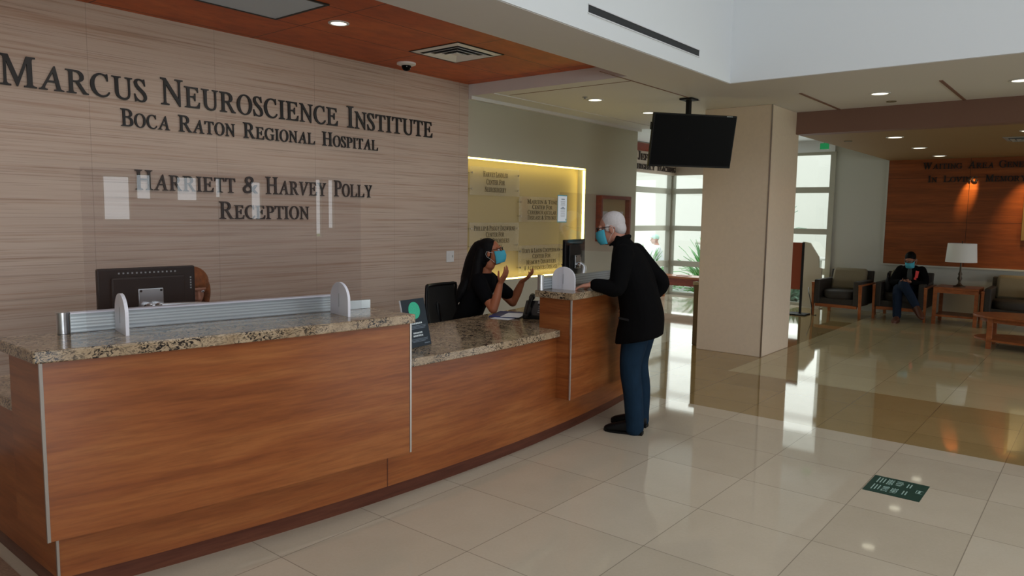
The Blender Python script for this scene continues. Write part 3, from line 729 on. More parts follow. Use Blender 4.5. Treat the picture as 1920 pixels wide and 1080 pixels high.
# desk telephone
ph = thing('desk_phone', 'black corded desk telephone on the low counter beside the far raised box', 'telephone', (4.535, 3.445, .80), R(-62))
g = MB(); g.hexa([(-.10,-.10,.001),(.10,-.10,.001),(.10,.10,.001),(-.10,.10,.001)], [(-.10,-.10,.03),(.10,-.10,.03),(.10,.06,.13),(-.10,.06,.13)]); g.build('base', 'black_plastic', ph, bevel=.006)
g = MB(); g.hexa([(.0,.02,.106),(.085,.02,.106),(.085,.055,.1275),(.0,.055,.1275)], [(.0,.018,.110),(.085,.018,.110),(.085,.053,.1315),(.0,.053,.1315)]); g.build('display', 'grey_plastic', ph)
g = MB()
for i in range(3):
    for j in range(4):
        x, y = .012+i*.026, -.075+j*.022; z = .03+(y+.10)*.625
        g.box(x, x+.018, y, y+.013, z-.004, z+.008)
g.build('keypad', 'grey_plastic', ph)
g = MB(); g.tube([(-.055,-.105,.065), (-.058,-.05,.10), (-.058,.02,.145), (-.055,.085,.165)], .014); g.limb([(-.055,-.112,.048), (-.055,-.075,.070)], .024); g.limb([(-.055,.055,.150), (-.055,.095,.158)], .024)
g.build('handset', 'black_plastic', ph, smooth=True)
pts = [(-.055+.010*math.cos(k*.9), -.12-.0015*k+.0, .035-.0002*k+.010*math.sin(k*.9)) for k in range(40)]
g = MB(); g.limb(pts, .0028, 6, 1); g.build('cord', 'black_plastic', ph, smooth=True)
pd = thing('document_folder', 'blue folder with a white sheet on the low counter in front of the receptionist', 'folder', (4.50, 3.70, .80), R(24))
MB().box(-.17, .15, -.10, .12, .001, .010).build('folder', 'folder_blue', pd, bevel=.002)
MB().box(-.19, .05, -.13, .02, .0102, .0115).build('sheet', 'paper', pd)
pd = thing('paper_sheet', 'loose white sheet lying beside the blue folder', 'paper', (4.36, 3.63, .8002), R(10))
MB().box(-.105, .0, -.09, .07, .0, .0012).build('sheet', 'paper', pd)

# office chair
def office_chair(label, loc, rz):
    t = thing('office_chair', label, 'chair', loc, rz)      # faces +y
    g = MB(); g.loft([((0,0,.455),(.20,0,0),(0,.20,0)), ((0,0,.475),(.25,0,0),(0,.24,0)), ((0,0,.51),(.245,0,0),(0,.235,0)), ((0,0,.525),(.20,0,0),(0,.20,0))], 24, 2); g.build('seat', 'mesh_fabric', t, smooth=True)
    def back(u, v, inset=0):      # curved backrest surface
        w = (.225-.03*v-inset); return V((w*u, -.235-.085*v+.05*u*u-.03*math.sin(v*math.pi), .56+.42*v))
    g = MB(); n = 12
    vs = [back(-1+2*i/n, .02+.96*j/n, .02) for j in range(n+1) for i in range(n+1)]; vs2 = [p+V((0,-.006,0)) for p in vs]; N = n+1; K = N*N
    fs = [(j*N+i, j*N+i+1, (j+1)*N+i+1, (j+1)*N+i) for j in range(n) for i in range(n)]
    fs2 = [tuple(reversed([K+q for q in f])) for f in fs]
    rim = [i for i in range(N)]+[j*N+n for j in range(1, N)]+[n*N+i for i in range(n-1, -1, -1)]+[j*N for j in range(n-1, 0, -1)]
    fs3 = [(rim[k], rim[(k+1) % len(rim)], K+rim[(k+1) % len(rim)], K+rim[k]) for k in range(len(rim))]
    g.add(vs+vs2, fs+fs2+fs3); bk = g.build('backrest', 'mesh_fabric', t, smooth=40)
    loop = [back(-1+2*i/8, 0) for i in range(9)]+[back(1, j/8) for j in range(1, 9)]+[back(1-2*i/8, 1) for i in range(1, 9)]+[back(-1, 1-j/8) for j in range(1, 9)]
    g = MB(); g.limb(loop, .015, 10, 2); g.build('back_frame', 'black_plastic', bk, smooth=True)
    g = MB(); g.tube([(0,-.10,.44), (0,-.25,.46), (0,-.29,.62), (0,-.32,.80)], .028); g.build('back_support', 'black_plastic', t, smooth=True)
    for s in (-1, 1):
        g = MB(); g.tube([(s*.20,-.02,.45), (s*.29,-.02,.50), (s*.29,-.03,.66)], .014); g.box(s*.29-.035, s*.29+.035, -.14, .10, .655, .68); g.build('armrest', 'black_plastic', t, smooth=30)
    g = MB(); g.lathe([(.05, .40), (.05, .455), (.025, .455)], (0,0,0), 16); g.lathe([(.028, .09), (.028, .40)], (0,0,0), 16); g.build('gas_column', 'black_plastic', t, smooth=40)
    for k in range(5):
        a = 2*math.pi*k/5+.3; c, s_ = math.cos(a), math.sin(a)
        g = MB(); g.limb([(.02*c,.02*s_,.10), (.29*c,.29*s_,.075)], [.026, .018], 10, 1); l = g.build('base_leg', 'black_plastic', t, smooth=True)
        g = MB(); g.M = Matrix.Translation((.29*c, .29*s_, .028)) @ Matrix.Rotation(a, 4, 'Z') @ Matrix.Rotation(R(90), 4, 'Y'); g.lathe([(.027, -.018), (.028, 0), (.027, .018)], (0,0,0), 14); g.build('caster', 'black_plastic', l, smooth=40)
    return t
W_F = V((.36, -.933, 0)).normalized()
W_RZ = math.atan2(-W_F.x, W_F.y)
office_chair('black mesh office chair whose tilted back shows behind the receptionist', (4.60, 4.27, 0), W_RZ-R(16))

# ------------------------------------------------------------------ ceiling-hung television
tvn_yaw, tvn_tilt, tw = R(233.2), R(11.6), .974
tv = thing('television', 'black flat television hung from the ceiling beside the marble column', 'television', (7.458, 3.592, 2.42), 0)
nv = V((math.cos(tvn_yaw)*math.cos(tvn_tilt), math.sin(tvn_yaw)*math.cos(tvn_tilt), -math.sin(tvn_tilt))); sv = V((-math.sin(tvn_yaw), math.cos(tvn_yaw), 0)); uv = nv.cross(sv)
TVM = Matrix(((sv.x, uv.x, nv.x), (sv.y, uv.y, nv.y), (sv.z, uv.z, nv.z))).to_4x4()
th = tw*.58
g = MB(); g.M = TVM; g.box(-tw/2, tw/2, -th/2, th/2, -.045, 0); g.build('case', 'black_plastic', tv, bevel=.005)
g = MB(); g.M = TVM; g.box(-tw/2+.012, tw/2-.012, -th/2+.018, th/2-.014, 0, .0012); g.build('screen', 'screen', tv)
g = MB(); g.M = TVM; g.box(-tw*.36, tw*.36, -th*.36, th*.30, -.075, -.045); g.build('rear_cover', 'black_plastic', tv, bevel=.01)
g = MB(); g.M = TVM
for i in range(6): g.box(tw*.372+i*.012, tw*.372+i*.012+.009, th/2-.0115, th/2-.004, 0, .0016)
g.build('maker_mark', 'print_white', tv)
g = MB(); g.box(-.035-.028, -.035+.028, .05-.02, .05+.02, .02, .43); g.build('ceiling_pole', 'black_matte', tv)
g = MB(); g.box(-.12, .05, -.02, .12, .43, .449); g.build('ceiling_plate', 'black_matte', tv)
g = MB(); g.M = TVM; g.box(-.09, .09, -.10, .08, -.10, -.075); g.build('wall_bracket', 'black_matte', tv)
g = MB(); g.M = TVM; g.box(-tw/2-.006, -tw/2, .10, .18, -.06, -.02); g.build('side_module', 'black_plastic', tv)

# ------------------------------------------------------------------ ceiling fittings
def can_light(label, x, y, z, r=.075, power=0, col=(1, .93, .78)):
    t = thing('downlight', label, 'ceiling light', (x, y, z), 0, 'recessed downlights')
    g = MB(); g.lathe([(r+.018, -.001), (r+.016, -.006), (r, -.008), (r-.004, -.001)], (0,0,0), 28); g.build('trim_ring', 'white_plastic', t, smooth=40)
    g = MB(); g.lathe([(r-.004, -.0045), (.001, -.0045)], (0,0,0), 28); g.build('lens', 'lamp_lens', t)
    if power:
        light('downlight_beam', 'SPOT', (x, y, z-.03), power, col, size=.06, target=(x, y, 0), spot=110, blend=.8)
can_light('lit downlight in the wood ceiling, between the light panel and the air vent', 3.488, 4.536, 2.99, .06)
can_light('lit downlight in the lobby ceiling left of the television', 6.925, 4.515, 2.87, .075)
can_light('small lit downlight just above the top left corner of the television', 8.132, 4.521, 2.87, .07)
can_light('lit downlight in the pale ceiling right of the column', 8.174, 1.925, 2.87, .08)
can_light('lit downlight in the pale ceiling at the right edge of the view', 8.104, .740, 2.87, .08)
can_light('nearest of the three lit downlights in a row in the brown ceiling', 9.993, 2.154, 2.61, .08)
can_light('middle one of the three lit downlights in a row in the brown ceiling', 11.621, 2.185, 2.61, .08)
can_light('farthest of the three lit downlights, close to the wood wall', 13.195, 2.191, 2.61, .08)
can_light('lit downlight in the brown ceiling at the right edge of the view', 9.996, .80, 2.61, .08)
for x_ in (-.15, 1.06, 2.27, 3.488, 5.2):
    light('wall_fill_spot', 'SPOT', (x_, 4.2, 2.96), 16, (1, .93, .85), size=.10, target=(x_, 5.2, 1.2), spot=140, blend=1)  # spots without fixtures, added to brighten the striped wall
light('accent_fill_spot', 'SPOT', (13.30, .2, 2.585), 60, (1, .75, .45), size=.03, target=(13.9, .3, 1.0), spot=95, blend=1)  # fill lamp added out of view, without a fixture, to warm the wood wall
light('accent_fill_spot', 'SPOT', (13.64, 1.70, 2.585), 110, (1, .70, .30), size=.02, target=(13.9, 1.86, 2.02), spot=26, blend=.9)
light('accent_fill_spot', 'SPOT', (13.50, 1.05, 2.585), 75, (1, .68, .32), size=.03, target=(13.9, 1.12, 1.6), spot=48, blend=1)  # widened as fill for the right wall and floor, no fixture built
dm = thing('dome_camera', 'dark security dome camera under the wood ceiling, close to the striped wall', 'camera', (4.769, 5.202, 2.99))
g = MB(); g.lathe([(.088, -.001), (.088, -.016), (.060, -.026), (.001, -.026)], (0,0,0), 28); g.build('housing', 'vent_white', dm, smooth=40)
g = MB(); g.ell((0,0,-.030), (.045,.045,.045), None, 20, 14); g.build('dome', 'screen', dm, smooth=True)
g = MB()
for a in range(3): g.ell((-.028+.022*a, -.036, -.040-.006*a), (.004,.004,.004), None, 8, 6)
g.build('indicator_lights', 'white_plastic', dm)
def vent(label, x, y, z, s, frame='vent_white', edge=True):
    t = thing('air_vent', label, 'air vent', (x, y, z)); h = s/2
    if edge:
        g = MB()
        for bx in ((-h-.012, h+.012, -h-.012, -h), (-h-.012, h+.012, h, h+.012), (-h-.012, -h, -h, h), (h, h+.012, -h, h)): g.box(*bx, -.005, -.0005)
        g.build('shadow_gap', 'dark_slot', t)
    MB().box(-h+.02, h-.02, -h+.02, h-.02, -.003, -.0005).build('backing', 'dark_slot', t)
    for k, r0 in enumerate((h, h*.74, h*.50, h*.26)):
        w = .050 if k == 0 else .032; ri = r0-w; zo, zi = (-.004, -.012) if k == 0 else (-.022, -.006)
        g = MB(); sq = lambda r, zz: [(-r,-r,zz),(r,-r,zz),(r,r,zz),(-r,r,zz)]
        a, b_, c, d = sq(r0, zo), sq(ri, zi), sq(ri, zi+.003), sq(r0, zo+.003)
        vs = a+b_+c+d; fs = []
        for L in range(4):
            for i in range(4): fs.append((L*4+i, L*4+(i+1)%4, ((L+1)%4)*4+(i+1)%4, ((L+1)%4)*4+i))
        g.add(vs, fs); g.build('louver_ring', frame, t)
    MB().box(-h*.12, h*.12, -h*.12, h*.12, -.016, -.006).build('centre_plate', frame, t)
    return t
vent('square white louvred air vent in the wood ceiling, near the wall corner', 4.73, 4.52, 2.99, .56)
vent('dim square air vent in the brown ceiling at the right edge of the view', 10.90, .86, 2.61, .52, 'grey_plastic', False)
lp = thing('light_panel', 'grey square light panel with a black rim in the wood ceiling', 'ceiling light', (2.83, 4.50, 2.99))
MB().box(-.295, .295, -.295, .295, -.006, -.0005).build('diffuser', 'light_panel', lp)
g = MB()
for bx in ((-.315, .315, -.315, -.295), (-.315, .315, .295, .315), (-.315, -.295, -.295, .295), (.295, .315, -.295, .295)): g.box(*bx, -.009, -.0005)
g.build('rim', 'dark_slot', lp)
ls = thing('linear_diffuser', 'long black linear air slot in the white upper wall', 'air vent', (5.255, 2.93, 3.03))
MB().box(-.875, .875, -.003, 0, -.026, .026).build('slot', 'dark_slot', ls)
g = MB(); g.box(-.885, .885, -.006, 0, .026, .034); g.box(-.885, .885, -.006, 0, -.034, -.026); g.build('flange', 'white_plastic', ls)
sk = thing('sprinkler', 'tiny dark sprinkler plate in the lobby ceiling beside the downlight', 'sprinkler', (6.70, 4.50, 2.87))
g = MB(); g.lathe([(.03, -.001), (.03, -.006), (.008, -.008), (.008, -.02), (.016, -.022), (.016, -.024)], (0,0,0), 14); g.build('head', 'grey_plastic', sk)
sk = thing('sprinkler', 'small flat sprinkler plate in the pale ceiling near the brown beam', 'sprinkler', (8.78, 1.95, 2.87))
g = MB(); g.lathe([(.05, -.001), (.05, -.007), (.001, -.009)], (0,0,0), 18); g.build('cover', 'upholstery_tan', sk)
sk = thing('sprinkler', 'small flat sprinkler plate in the brown waiting area ceiling', 'sprinkler', (10.2, 2.75, 2.61))
g = MB(); g.lathe([(.05, -.001), (.05, -.007), (.001, -.009)], (0,0,0), 18); g.build('cover', 'upholstery_tan', sk)
ex = thing('exit_sign', 'small green exit sign hanging near the courtyard window', 'exit sign', (13.0, 3.87, 2.82))
MB().box(-.015, .015, -.07, .07, -.05, .05).build('panel', 'exit_green', ex)
MB().box(-.008, .008, -.01, .01, .05, .18).build('hanger', 'grey_plastic', ex)

# ------------------------------------------------------------------ floor decal
dc = thing('floor_decal', 'dark green floor decal with two columns of pale print on the cream tiles', 'floor sign', (4.775, .897, .0005), 0)
MB().box(-.160, .160, -.152, .152, 0, .0012).build('sheet', 'decal_green', dc)
# print runs bottom to top across the sheet: local x = world x, columns at two heights
def decal_text(txt, x, y, h, wdt, name, m='print_pale'):
    g = MB(); letters(g, txt, (x, y, .0012), (1,0,0), (0,1,0), h, wdt, 'center', 1.0, .0004, serif=False); g.build(name, m, dc)
# the sheet is read from the far right: lines run along world x
for cx_, w1, w2 in ((.078, 'ESPERE', 'AQUI'), (-.062, 'STAND', 'HERE')):
    decal_text(w1, cx_, .030, .034, .100, 'heading'); decal_text(w2, cx_, -.018, .034, .088, 'heading')
    g = MB()
    for k, yy in enumerate((.112, .095, .078)): g.box(cx_-.052+.006*k, cx_+.052-.004*k, yy, yy+.006, .0012, .0015)
    g.build('small_print', 'print_pale', dc); g = MB()
    for yy in (-.052, -.068): g.box(cx_-.036, cx_+.036, yy, yy+.006, .0012, .0015)
    g.build('small_print', 'print_pale', dc)
g = MB()
for bx in ((-.022, .034, -.108, -.105), (-.022, -.019, -.140, -.105), (.031, .034, -.140, -.105), (-.016, .028, -.128, -.117)): g.box(*bx, .0012, .0015)
g.build('logo_box', 'print_pale', dc)

# ------------------------------------------------------------------ corridor pieces
bn = thing('litter_bin', 'brown panelled litter bin with a pale rim behind the marble column', 'bin', (8.68, 3.94, 0), 0)
g = MB(); g.box(-.18, .18, -.07, .07, 0, .76); g.build('body', 'bin_stone', bn, bevel=.01)
g = MB(); g.box(-.19, .19, -.08, .08, .76, .80); g.build('rim', 'screen_beige', bn, bevel=.006)
MB().box(-.12, .12, -.05, .05, .80, .806).build('opening', 'dark_slot', bn)
bh = thing('window_bench', 'long orange-brown wooden bench in front of the courtyard window', 'bench', (13.15, 6.2, 0), 0)
MB().box(-.24, .24, -.85, .85, .42, .46).build('seat', 'furniture_wood', bh, bevel=.006)
MB().box(-.22, -.19, -.80, .80, .28, .42).build('apron', 'red_wood', bh)
for sx in (-.19, .19):
    for sy in (-.76, .76): MB().box(sx-.03, sx+.03, sy-.03, sy+.03, 0, .42).build('leg', 'furniture_wood', bh)
mg = tag(MB().box(13.02, 13.22, 6.28, 6.52, .4605, .470).build('magazine', 'red_board', None), 'flat reddish magazine lying on the window bench', 'magazine')
ps = thing('poster_stand', 'rust red sign board on a black post beside the right edge of the column', 'sign stand', (12.5, 4.07, 0), 0)
MB().box(-.012, .012, -.09, .22, .42, 1.205).build('board', 'red_board', ps)
MB().box(-.02, .02, -.115, -.085, .02, 1.21).build('post', 'black_matte', ps)
MB().box(-.16, .16, -.22, .10, 0, .02).build('foot_plate', 'black_matte', ps, bevel=.004)
sc = thing('beige_screen', 'tall beige folding screen with a stepped top edge behind the red sign board', 'screen', (13.62, 4.13, 0), 0)
prof = [(-.15, 0), (.20, 0), (.20, 1.19), (.07, 1.17), (.0, 1.06), (-.09, .92), (-.10, .74), (-.15, .72)]
g = MB(); g.M = Matrix(((0,0,1,0),(1,0,0,0),(0,1,0,0),(0,0,0,1))); g.prism(prof, -.02, .02); g.build('panel', 'screen_beige', sc)
MB().box(-.12, .12, -.16, .21, 0, .012).build('base', 'screen_beige', sc)
hs = thing('floor_cable', 'thin dark cable arching down to the floor beside the beige screen', 'cable', (12.7, 3.9, 0))
g = MB(); g.tube([(.30,.10,.42), (.05,.02,.36), (-.10,-.08,.16), (-.14,-.11,.008), (-.10,-.16,.008)], .007, 8); g.build('cable', 'black_plastic', hs, smooth=True)

# ------------------------------------------------------------------ waiting-room furniture
def armchair(label, loc, rz=0):      # faces -x
    t = thing('armchair', label, 'armchair', loc, rz, 'waiting room armchairs')
    hw, d = .39, .80
    for sy in (-1, 1):
        y = sy*hw; yi = y-sy*.04
        g = MB(); g.hexa([(-.02+.05, min(y,yi)+.005, 0), (.03+.05, min(y,yi)+.005, 0), (.03+.05, max(y,yi)-.005, 0), (-.02+.05, max(y,yi)-.005, 0)], [(.0, min(y,yi), .53), (.055, min(y,yi), .53), (.055, max(y,yi), .53), (.0, max(y,yi), .53)])
        g.build('front_leg', 'furniture_wood', t)
        g = MB(); g.hexa([(d+.02, min(y,yi), 0), (d+.06, min(y,yi), 0), (d+.06, max(y,yi), 0), (d+.02, max(y,yi), 0)], [(d-.06, min(y,yi), .53), (d, min(y,yi), .53), (d, max(y,yi), .53), (d-.06, max(y,yi), .53)]); g.build('rear_leg', 'furniture_wood', t)
        MB().box(-.01, d, min(y,yi)-.002, max(y,yi)+.002, .53, .555).build('arm_cap', 'furniture_wood', t, bevel=.005)
        MB().box(.012, d-.05, min(y-sy*.035, y-sy*.125), max(y-sy*.035, y-sy*.125), .20, .60).build('arm_panel', 'upholstery_dark', t, bevel=.015)
    MB().box(.02, .06, -hw+.06, hw-.06, .155, .205).build('front_rail', 'furniture_wood', t, bevel=.004)
    MB().box(.05, d-.04, -hw+.10, hw-.10, .17, .30).build('seat_base', 'upholstery_dark', t)
    g = MB(); g.loft([((.36,0,.30),(.33,0,0),(0,.275,0)), ((.36,0,.33),(.345,0,0),(0,.285,0)), ((.36,0,.40),(.345,0,0),(0,.285,0)), ((.36,0,.43),(.31,0,0),(0,.26,0))], 32, 2); g.build('seat_cushion', 'upholstery_dark', t, smooth=True)
    g = MB(); g.hexa([(d-.12,-hw+.05,.22),(d-.04,-hw+.05,.22),(d-.04,hw-.05,.22),(d-.12,hw-.05,.22)], [(d-.02,-hw+.05,.74),(d+.06,-hw+.05,.74),(d+.06,hw-.05,.74),(d-.02,hw-.05,.74)]); g.build('back_frame', 'upholstery_dark', t, bevel=.015)
    g = MB(); g.hexa([(d-.28,-.275,.42),(d-.12,-.275,.42),(d-.12,.275,.42),(d-.28,.275,.42)], [(d-.16,-.265,.775),(d-.02,-.265,.775),(d-.02,.265,.775),(d-.16,.265,.775)]); g.build('back_cushion', 'upholstery_tan', t, bevel=.045, smooth=60)
    return t
a1 = armchair('empty dark armchair with a tan back cushion by the courtyard window', (12.60, 3.45, 0), R(-3))
a2 = copy_thing(a1, (12.90, 2.575, 0), 0, 'dark armchair in which the masked man with a phone sits')
a3 = copy_thing(a1, (12.90, 1.075, 0), 0, 'dark armchair with tan cushion at the right edge, behind the oval table')
st = thing('side_table', 'square cherry wood side table with a lower shelf under the lamp', 'side table', (12.92, 1.80, 0), 0)
MB().box(0, .60, -.30, .30, .545, .58).build('top', 'furniture_wood', st, bevel=.005)
for sx in (.0, .55):
    for sy in (-.30, .25):
        MB().box(sx, sx+.05, sy, sy+.05, 0, .545).build('leg', 'furniture_wood', st)
MB().box(.03, .57, -.27, .27, .12, .15).build('shelf', 'furniture_wood', st)
MB().box(.01, .59, -.28, .28, .49, .545).build('apron', 'furniture_wood', st)
lm = thing('table_lamp', 'bronze table lamp with a pale drum shade on the side table', 'lamp', (13.22, 1.80, .58))
g = MB(); g.lathe([(.085, 0), (.085, .012), (.05, .022), (.022, .05), (.018, .09), (.034, .13), (.020, .17), (.030, .20), (.014, .24), (.011, .36), (.011, .40)], (0,0,.0005), 24); g.build('base', 'bronze', lm, smooth=50)
g = MB(); ro = [(.215, .385), (.195, .675), (.192, .675), (.212, .385)]
vs = []; fs = []
for r_, z_ in ro:
    for i in range(36): vs.append((r_*math.cos(2*math.pi*i/36), r_*math.sin(2*math.pi*i/36), z_))
for j in range(4):
    for i in range(36): fs.append((j*36+i, j*36+(i+1)%36, ((j+1)%4)*36+(i+1)%36, ((j+1)%4)*36+i))
g.add(vs, fs); g.build('shade', 'shade', lm, smooth=40)
g = MB(); g.rod((-.193,0,.66), (.193,0,.66), .003); g.rod((0,-.193,.66), (0,.193,.66), .003); g.rod((0,0,.39), (0,0,.70), .004); g.ell((0,0,.70), (.010,.010,.014), None, 10, 8); g.build('finial', 'bronze', lm, smooth=True)
g = MB(); g.ell((0,0,.47), (.03,.03,.045), None, 12, 10); g.build('bulb', 'white_plastic', lm, smooth=True)
ct_ = thing('coffee_table', 'oval cherry wood coffee table with a lower shelf at the right edge', 'coffee table', (11.15, .62, 0), 0)
ov = lambda a, b_, n=48: [(a*math.cos(2*math.pi*i/n), b_*math.sin(2*math.pi*i/n)) for i in range(n)]
MB().prism(ov(.44, .72), .385, .415).build('top', 'furniture_wood', ct_, bevel=.006, smooth=30)
MB().prism(ov(.38, .64), .335, .385).build('apron', 'furniture_wood', ct_, smooth=30)
MB().prism(ov(.41, .69), .10, .125).build('shelf', 'furniture_wood', ct_, smooth=30)
for sx in (-.24, .24):
    for sy in (-.50, .50): MB().box(sx-.03, sx+.03, sy-.03, sy+.03, 0, .385).build('leg', 'furniture_wood', ct_, bevel=.004)
pf = thing('framed_picture', 'gold framed picture on the wood wall at the right edge', 'picture', (13.87, .72, 1.71))
g = MB()
for bx in ((-.04, 0, .34, .39, -.40, .40), (-.04, 0, -.39, -.34, -.40, .40), (-.04, 0, -.34, .34, .35, .40), (-.04, 0, -.34, .34, -.40, -.35)): g.box(*bx)
g.build('frame', 'gold', pf, bevel=.006)
MB().box(-.015, -.002, -.34, .34, -.35, .35).build('print', 'art', pf)

# ------------------------------------------------------------------ courtyard plants and furniture
def blade_plant(name, label, loc, n, L, wid, m, spread=1.0, seed=1, stem=0, group='courtyard plants'):
    rnd = random.Random(seed); t = thing(name, label, 'plant', loc, 0, group)
    g = MB()
    for i in range(n):
        a = rnd.uniform(0, 6.283); el = rnd.uniform(.25, 1.35); l = L*rnd.uniform(.7, 1.1); w = wid*rnd.uniform(.7, 1.2)
        hd = V((math.cos(a), math.sin(a), 0)); sd = V((-hd.y, hd.x, 0)); p = V((rnd.uniform(-.1,.1)*spread, rnd.uniform(-.1,.1)*spread, stem)); vs = []
        for k in range(6):
            u = k/5; e = el-u*u*.9*(1.2-el*.5); ww = w*(math.sin(math.pi*min(.98, .22+.76*u)))
            vs += [p-sd*ww, p+V((0,0,-.006)), p+sd*ww, p+V((0,0,.010))]
            p = p+(hd*math.cos(e)*spread+V((0,0,math.sin(e))))*l/5
        b0 = len(g.v); fs = []
        for k in range(5):
            for q in range(4): fs.append((k*4+q, k*4+(q+1)%4, k*4+4+(q+1)%4, k*4+4+q))
        fs.append((3,2,1,0)); fs.append((20,21,22,23)); g.add(vs, fs)
    g.build('leaves', m, t, smooth=True)
    g = MB(); g.limb([(0,0,-.06), (.01,0,stem*.5+.02), (0,0,stem+.05)], [.05, .045, .03]); g.build('stem', 'bronze' if stem else 'leaf', t, smooth=True)
    return t
blade_plant('strap_leaf_plant', 'green leafy plant outside, in front of the seated figure in white', (15.9, 8.75, -.06), 90, 1.0, .055, 'leaf', .62, 2)
blade_plant('strap_leaf_plant', 'green leafy plant outside, right-hand pane beside the column', (15.9, 7.15, -.06), 110, 1.35, .06, 'leaf', .62, 3)
blade_plant('strap_leaf_plant', 'low green plant outside at the left end of the window bench', (14.7, 7.75, -.06), 60, .55, .04, 'leaf', .9, 4)
blade_plant('strap_leaf_plant', 'low green plant outside at the right end of the window bench', (14.7, 6.75, -.06), 60, .55, .04, 'leaf', .9, 5)
blade_plant('agave_plant', 'pale blue-green spiky plant outside, seen below the red sign board', (15.0, 4.92, -.06), 46, .70, .05, 'leaf_blue', .8, 6)
blade_plant('palm_tree', 'small palm outside, its fronds showing beside the column edge', (17.2, 6.3, -.06), 40, 1.0, .05, 'leaf_blue', .9, 8, 1.15)
def round_table(name, label, loc, r, h, m):
    t = thing(name, label, 'table', loc)
    g = MB(); g.lathe([(r, h-.04), (r, h), (r*.96, h+.01)], (0,0,0), 28); g.build('top', m, t, smooth=40)
    for k in range(4):
        a = k*math.pi/2+.5; g = MB(); g.rod((r*.7*math.cos(a), r*.7*math.sin(a), 0), (r*.6*math.cos(a), r*.6*math.sin(a), h-.03), .03); g.build('leg', m, t)
    return t
round_table('garden_table', 'pale round garden table outside by the courtyard wall', (17.0, 4.75, -.06), .42, .80, 'paving')
round_table('garden_table', 'grey garden table outside behind the leafy plant', (17.6, 7.80, -.06), .45, 1.02, 'frame_metal')

# ------------------------------------------------------------------ people
def mul(Mx, p): return Mx @ V(p)
def head_shape(mb, Hm):
    old = mb.M; mb.M = Hm
    mb.ell((0,-.012,.035), (.075,.095,.085), None, 20, 14); mb.ell((0,.025,-.03), (.061,.068,.085), None, 20, 14); mb.ell((0,.045,-.080), (.040,.042,.032))
    mb.limb([(0,.090,.012),(0,.104,-.008),(0,.114,-.028)], [.008,.010,.013], 10, 3)
    mb.ell((-.014,.098,-.032), (.010,.010,.008), None, 10, 8); mb.ell((.014,.098,-.032), (.010,.010,.008), None, 10, 8)
    mb.limb([(-.045,.074,.030),(0,.088,.034),(.045,.074,.030)], [.010,.011,.010], 10, 3)
    mb.ell((0,.090,-.058), (.024,.010,.0055), None, 12, 8); mb.ell((0,.088,-.067), (.020,.010,.006), None, 12, 8)
    for s in (-1, 1): mb.ell((s*.077,-.012,-.008), (.011,.020,.032), Matrix.Rotation(R(-12), 3, 'X'), 12, 10)
    mb.limb([(0,-.028,-.04),(0,-.036,-.10)], [.056,.056], 16, 1)
    mb.M = old
def hand(mb, w, d, n, lat, curl=.5, k=1.0):
    w, d = V(w), V(d).normalized(); n = (V(n)-d*V(n).dot(d)).normalized(); lt = d.cross(n); lt = lt if lt.dot(V(lat)) > 0 else -lt
    mb.loft([(w-d*.02, lt*.025*k, n*.021*k), (w+d*.03*k, lt*.036*k, n*.017*k), (w+d*.070*k, lt*.042*k, n*.014*k), (w+d*.090*k, lt*.038*k, n*.010*k)], 16, 3)
    for i, L in enumerate((.070,.079,.073,.056)):
        p = w+d*(.082-.005*abs(i-1.2))*k+lt*(.031-.0208*i)*k; pts = [p]; dd = d+lt*(.16*(1.4-i))*.5
        for s_, a in ((.44, .45), (.32, 1.1), (.24, 1.7)):
            c = curl*(1+.08*i); q = (dd*math.cos(a*c)+n*math.sin(a*c)).normalized(); p = p+q*L*s_*k; pts.append(p)
        mb.limb(pts, [.0088*k,.0084*k,.0078*k,.0066*k], 10, 3)
    p = w+d*.022*k+lt*.028*k; q1 = (d*.55+lt*.75+n*.28).normalized(); q2 = (d*.85+lt*.35+n*.35).normalized()
    mb.limb([p, p+q1*.036*k, p+q1*.036*k+q2*.032*k, p+q1*.036*k+q2*.055*k], [.0125*k,.0105*k,.0095*k,.0075*k], 10, 3)
def mask(parent, Hm):
    g = MB(); g.M = Hm; na, nv = 20, 12; A = []; B = []
    for j in range(nv+1):
        v = j/nv
        for i in range(na+1):
            a = R(-82+164*i/na); f = abs(math.cos(a))**.75; y = .026+(.092+.018*math.sin(math.pi*min(1, v*.8+.12)))*f*(1-.10*v*v)-.004
            zz = .002-.100*v+.010*(1-f)*(.5-v)*1.6; rp = .0016*math.sin(v*6*math.pi)*f
            A.append(((.071-.006*v)*math.sin(a), y+rp, zz)); B.append(((.068-.006*v)*math.sin(a), y+rp-.003, zz))
    N = na+1; K = len(A); fs = []
    for j in range(nv):
        for i in range(na):
            q = (j*N+i, j*N+i+1, (j+1)*N+i+1, (j+1)*N+i); fs.append(q); fs.append(tuple(K+x for x in reversed(q)))
    rim = list(range(N))+[j*N+na for j in range(1, nv+1)]+[nv*N+i for i in range(na-1, -1, -1)]+[j*N for j in range(nv-1, 0, -1)]
    for k in range(len(rim)): a, b_ = rim[k], rim[(k+1)%len(rim)]; fs.append((a, b_, K+b_, K+a))
    g.add(A+B, fs); m = g.build('face_mask', 'mask', parent, smooth=True)
    g = MB(); g.M = Hm
    for s in (-1, 1):
        g.tube([(s*.069,.032,-.004),(s*.082,.005,.006),(s*.089,-.018,.016),(s*.089,-.030,-.005)], .0012, 6, 4); g.tube([(s*.063,.030,-.088),(s*.082,.0,-.050),(s*.088,-.024,-.028),(s*.089,-.030,-.005)], .0012, 6, 4)
    g.build('ear_loops', 'loop', m, smooth=True)
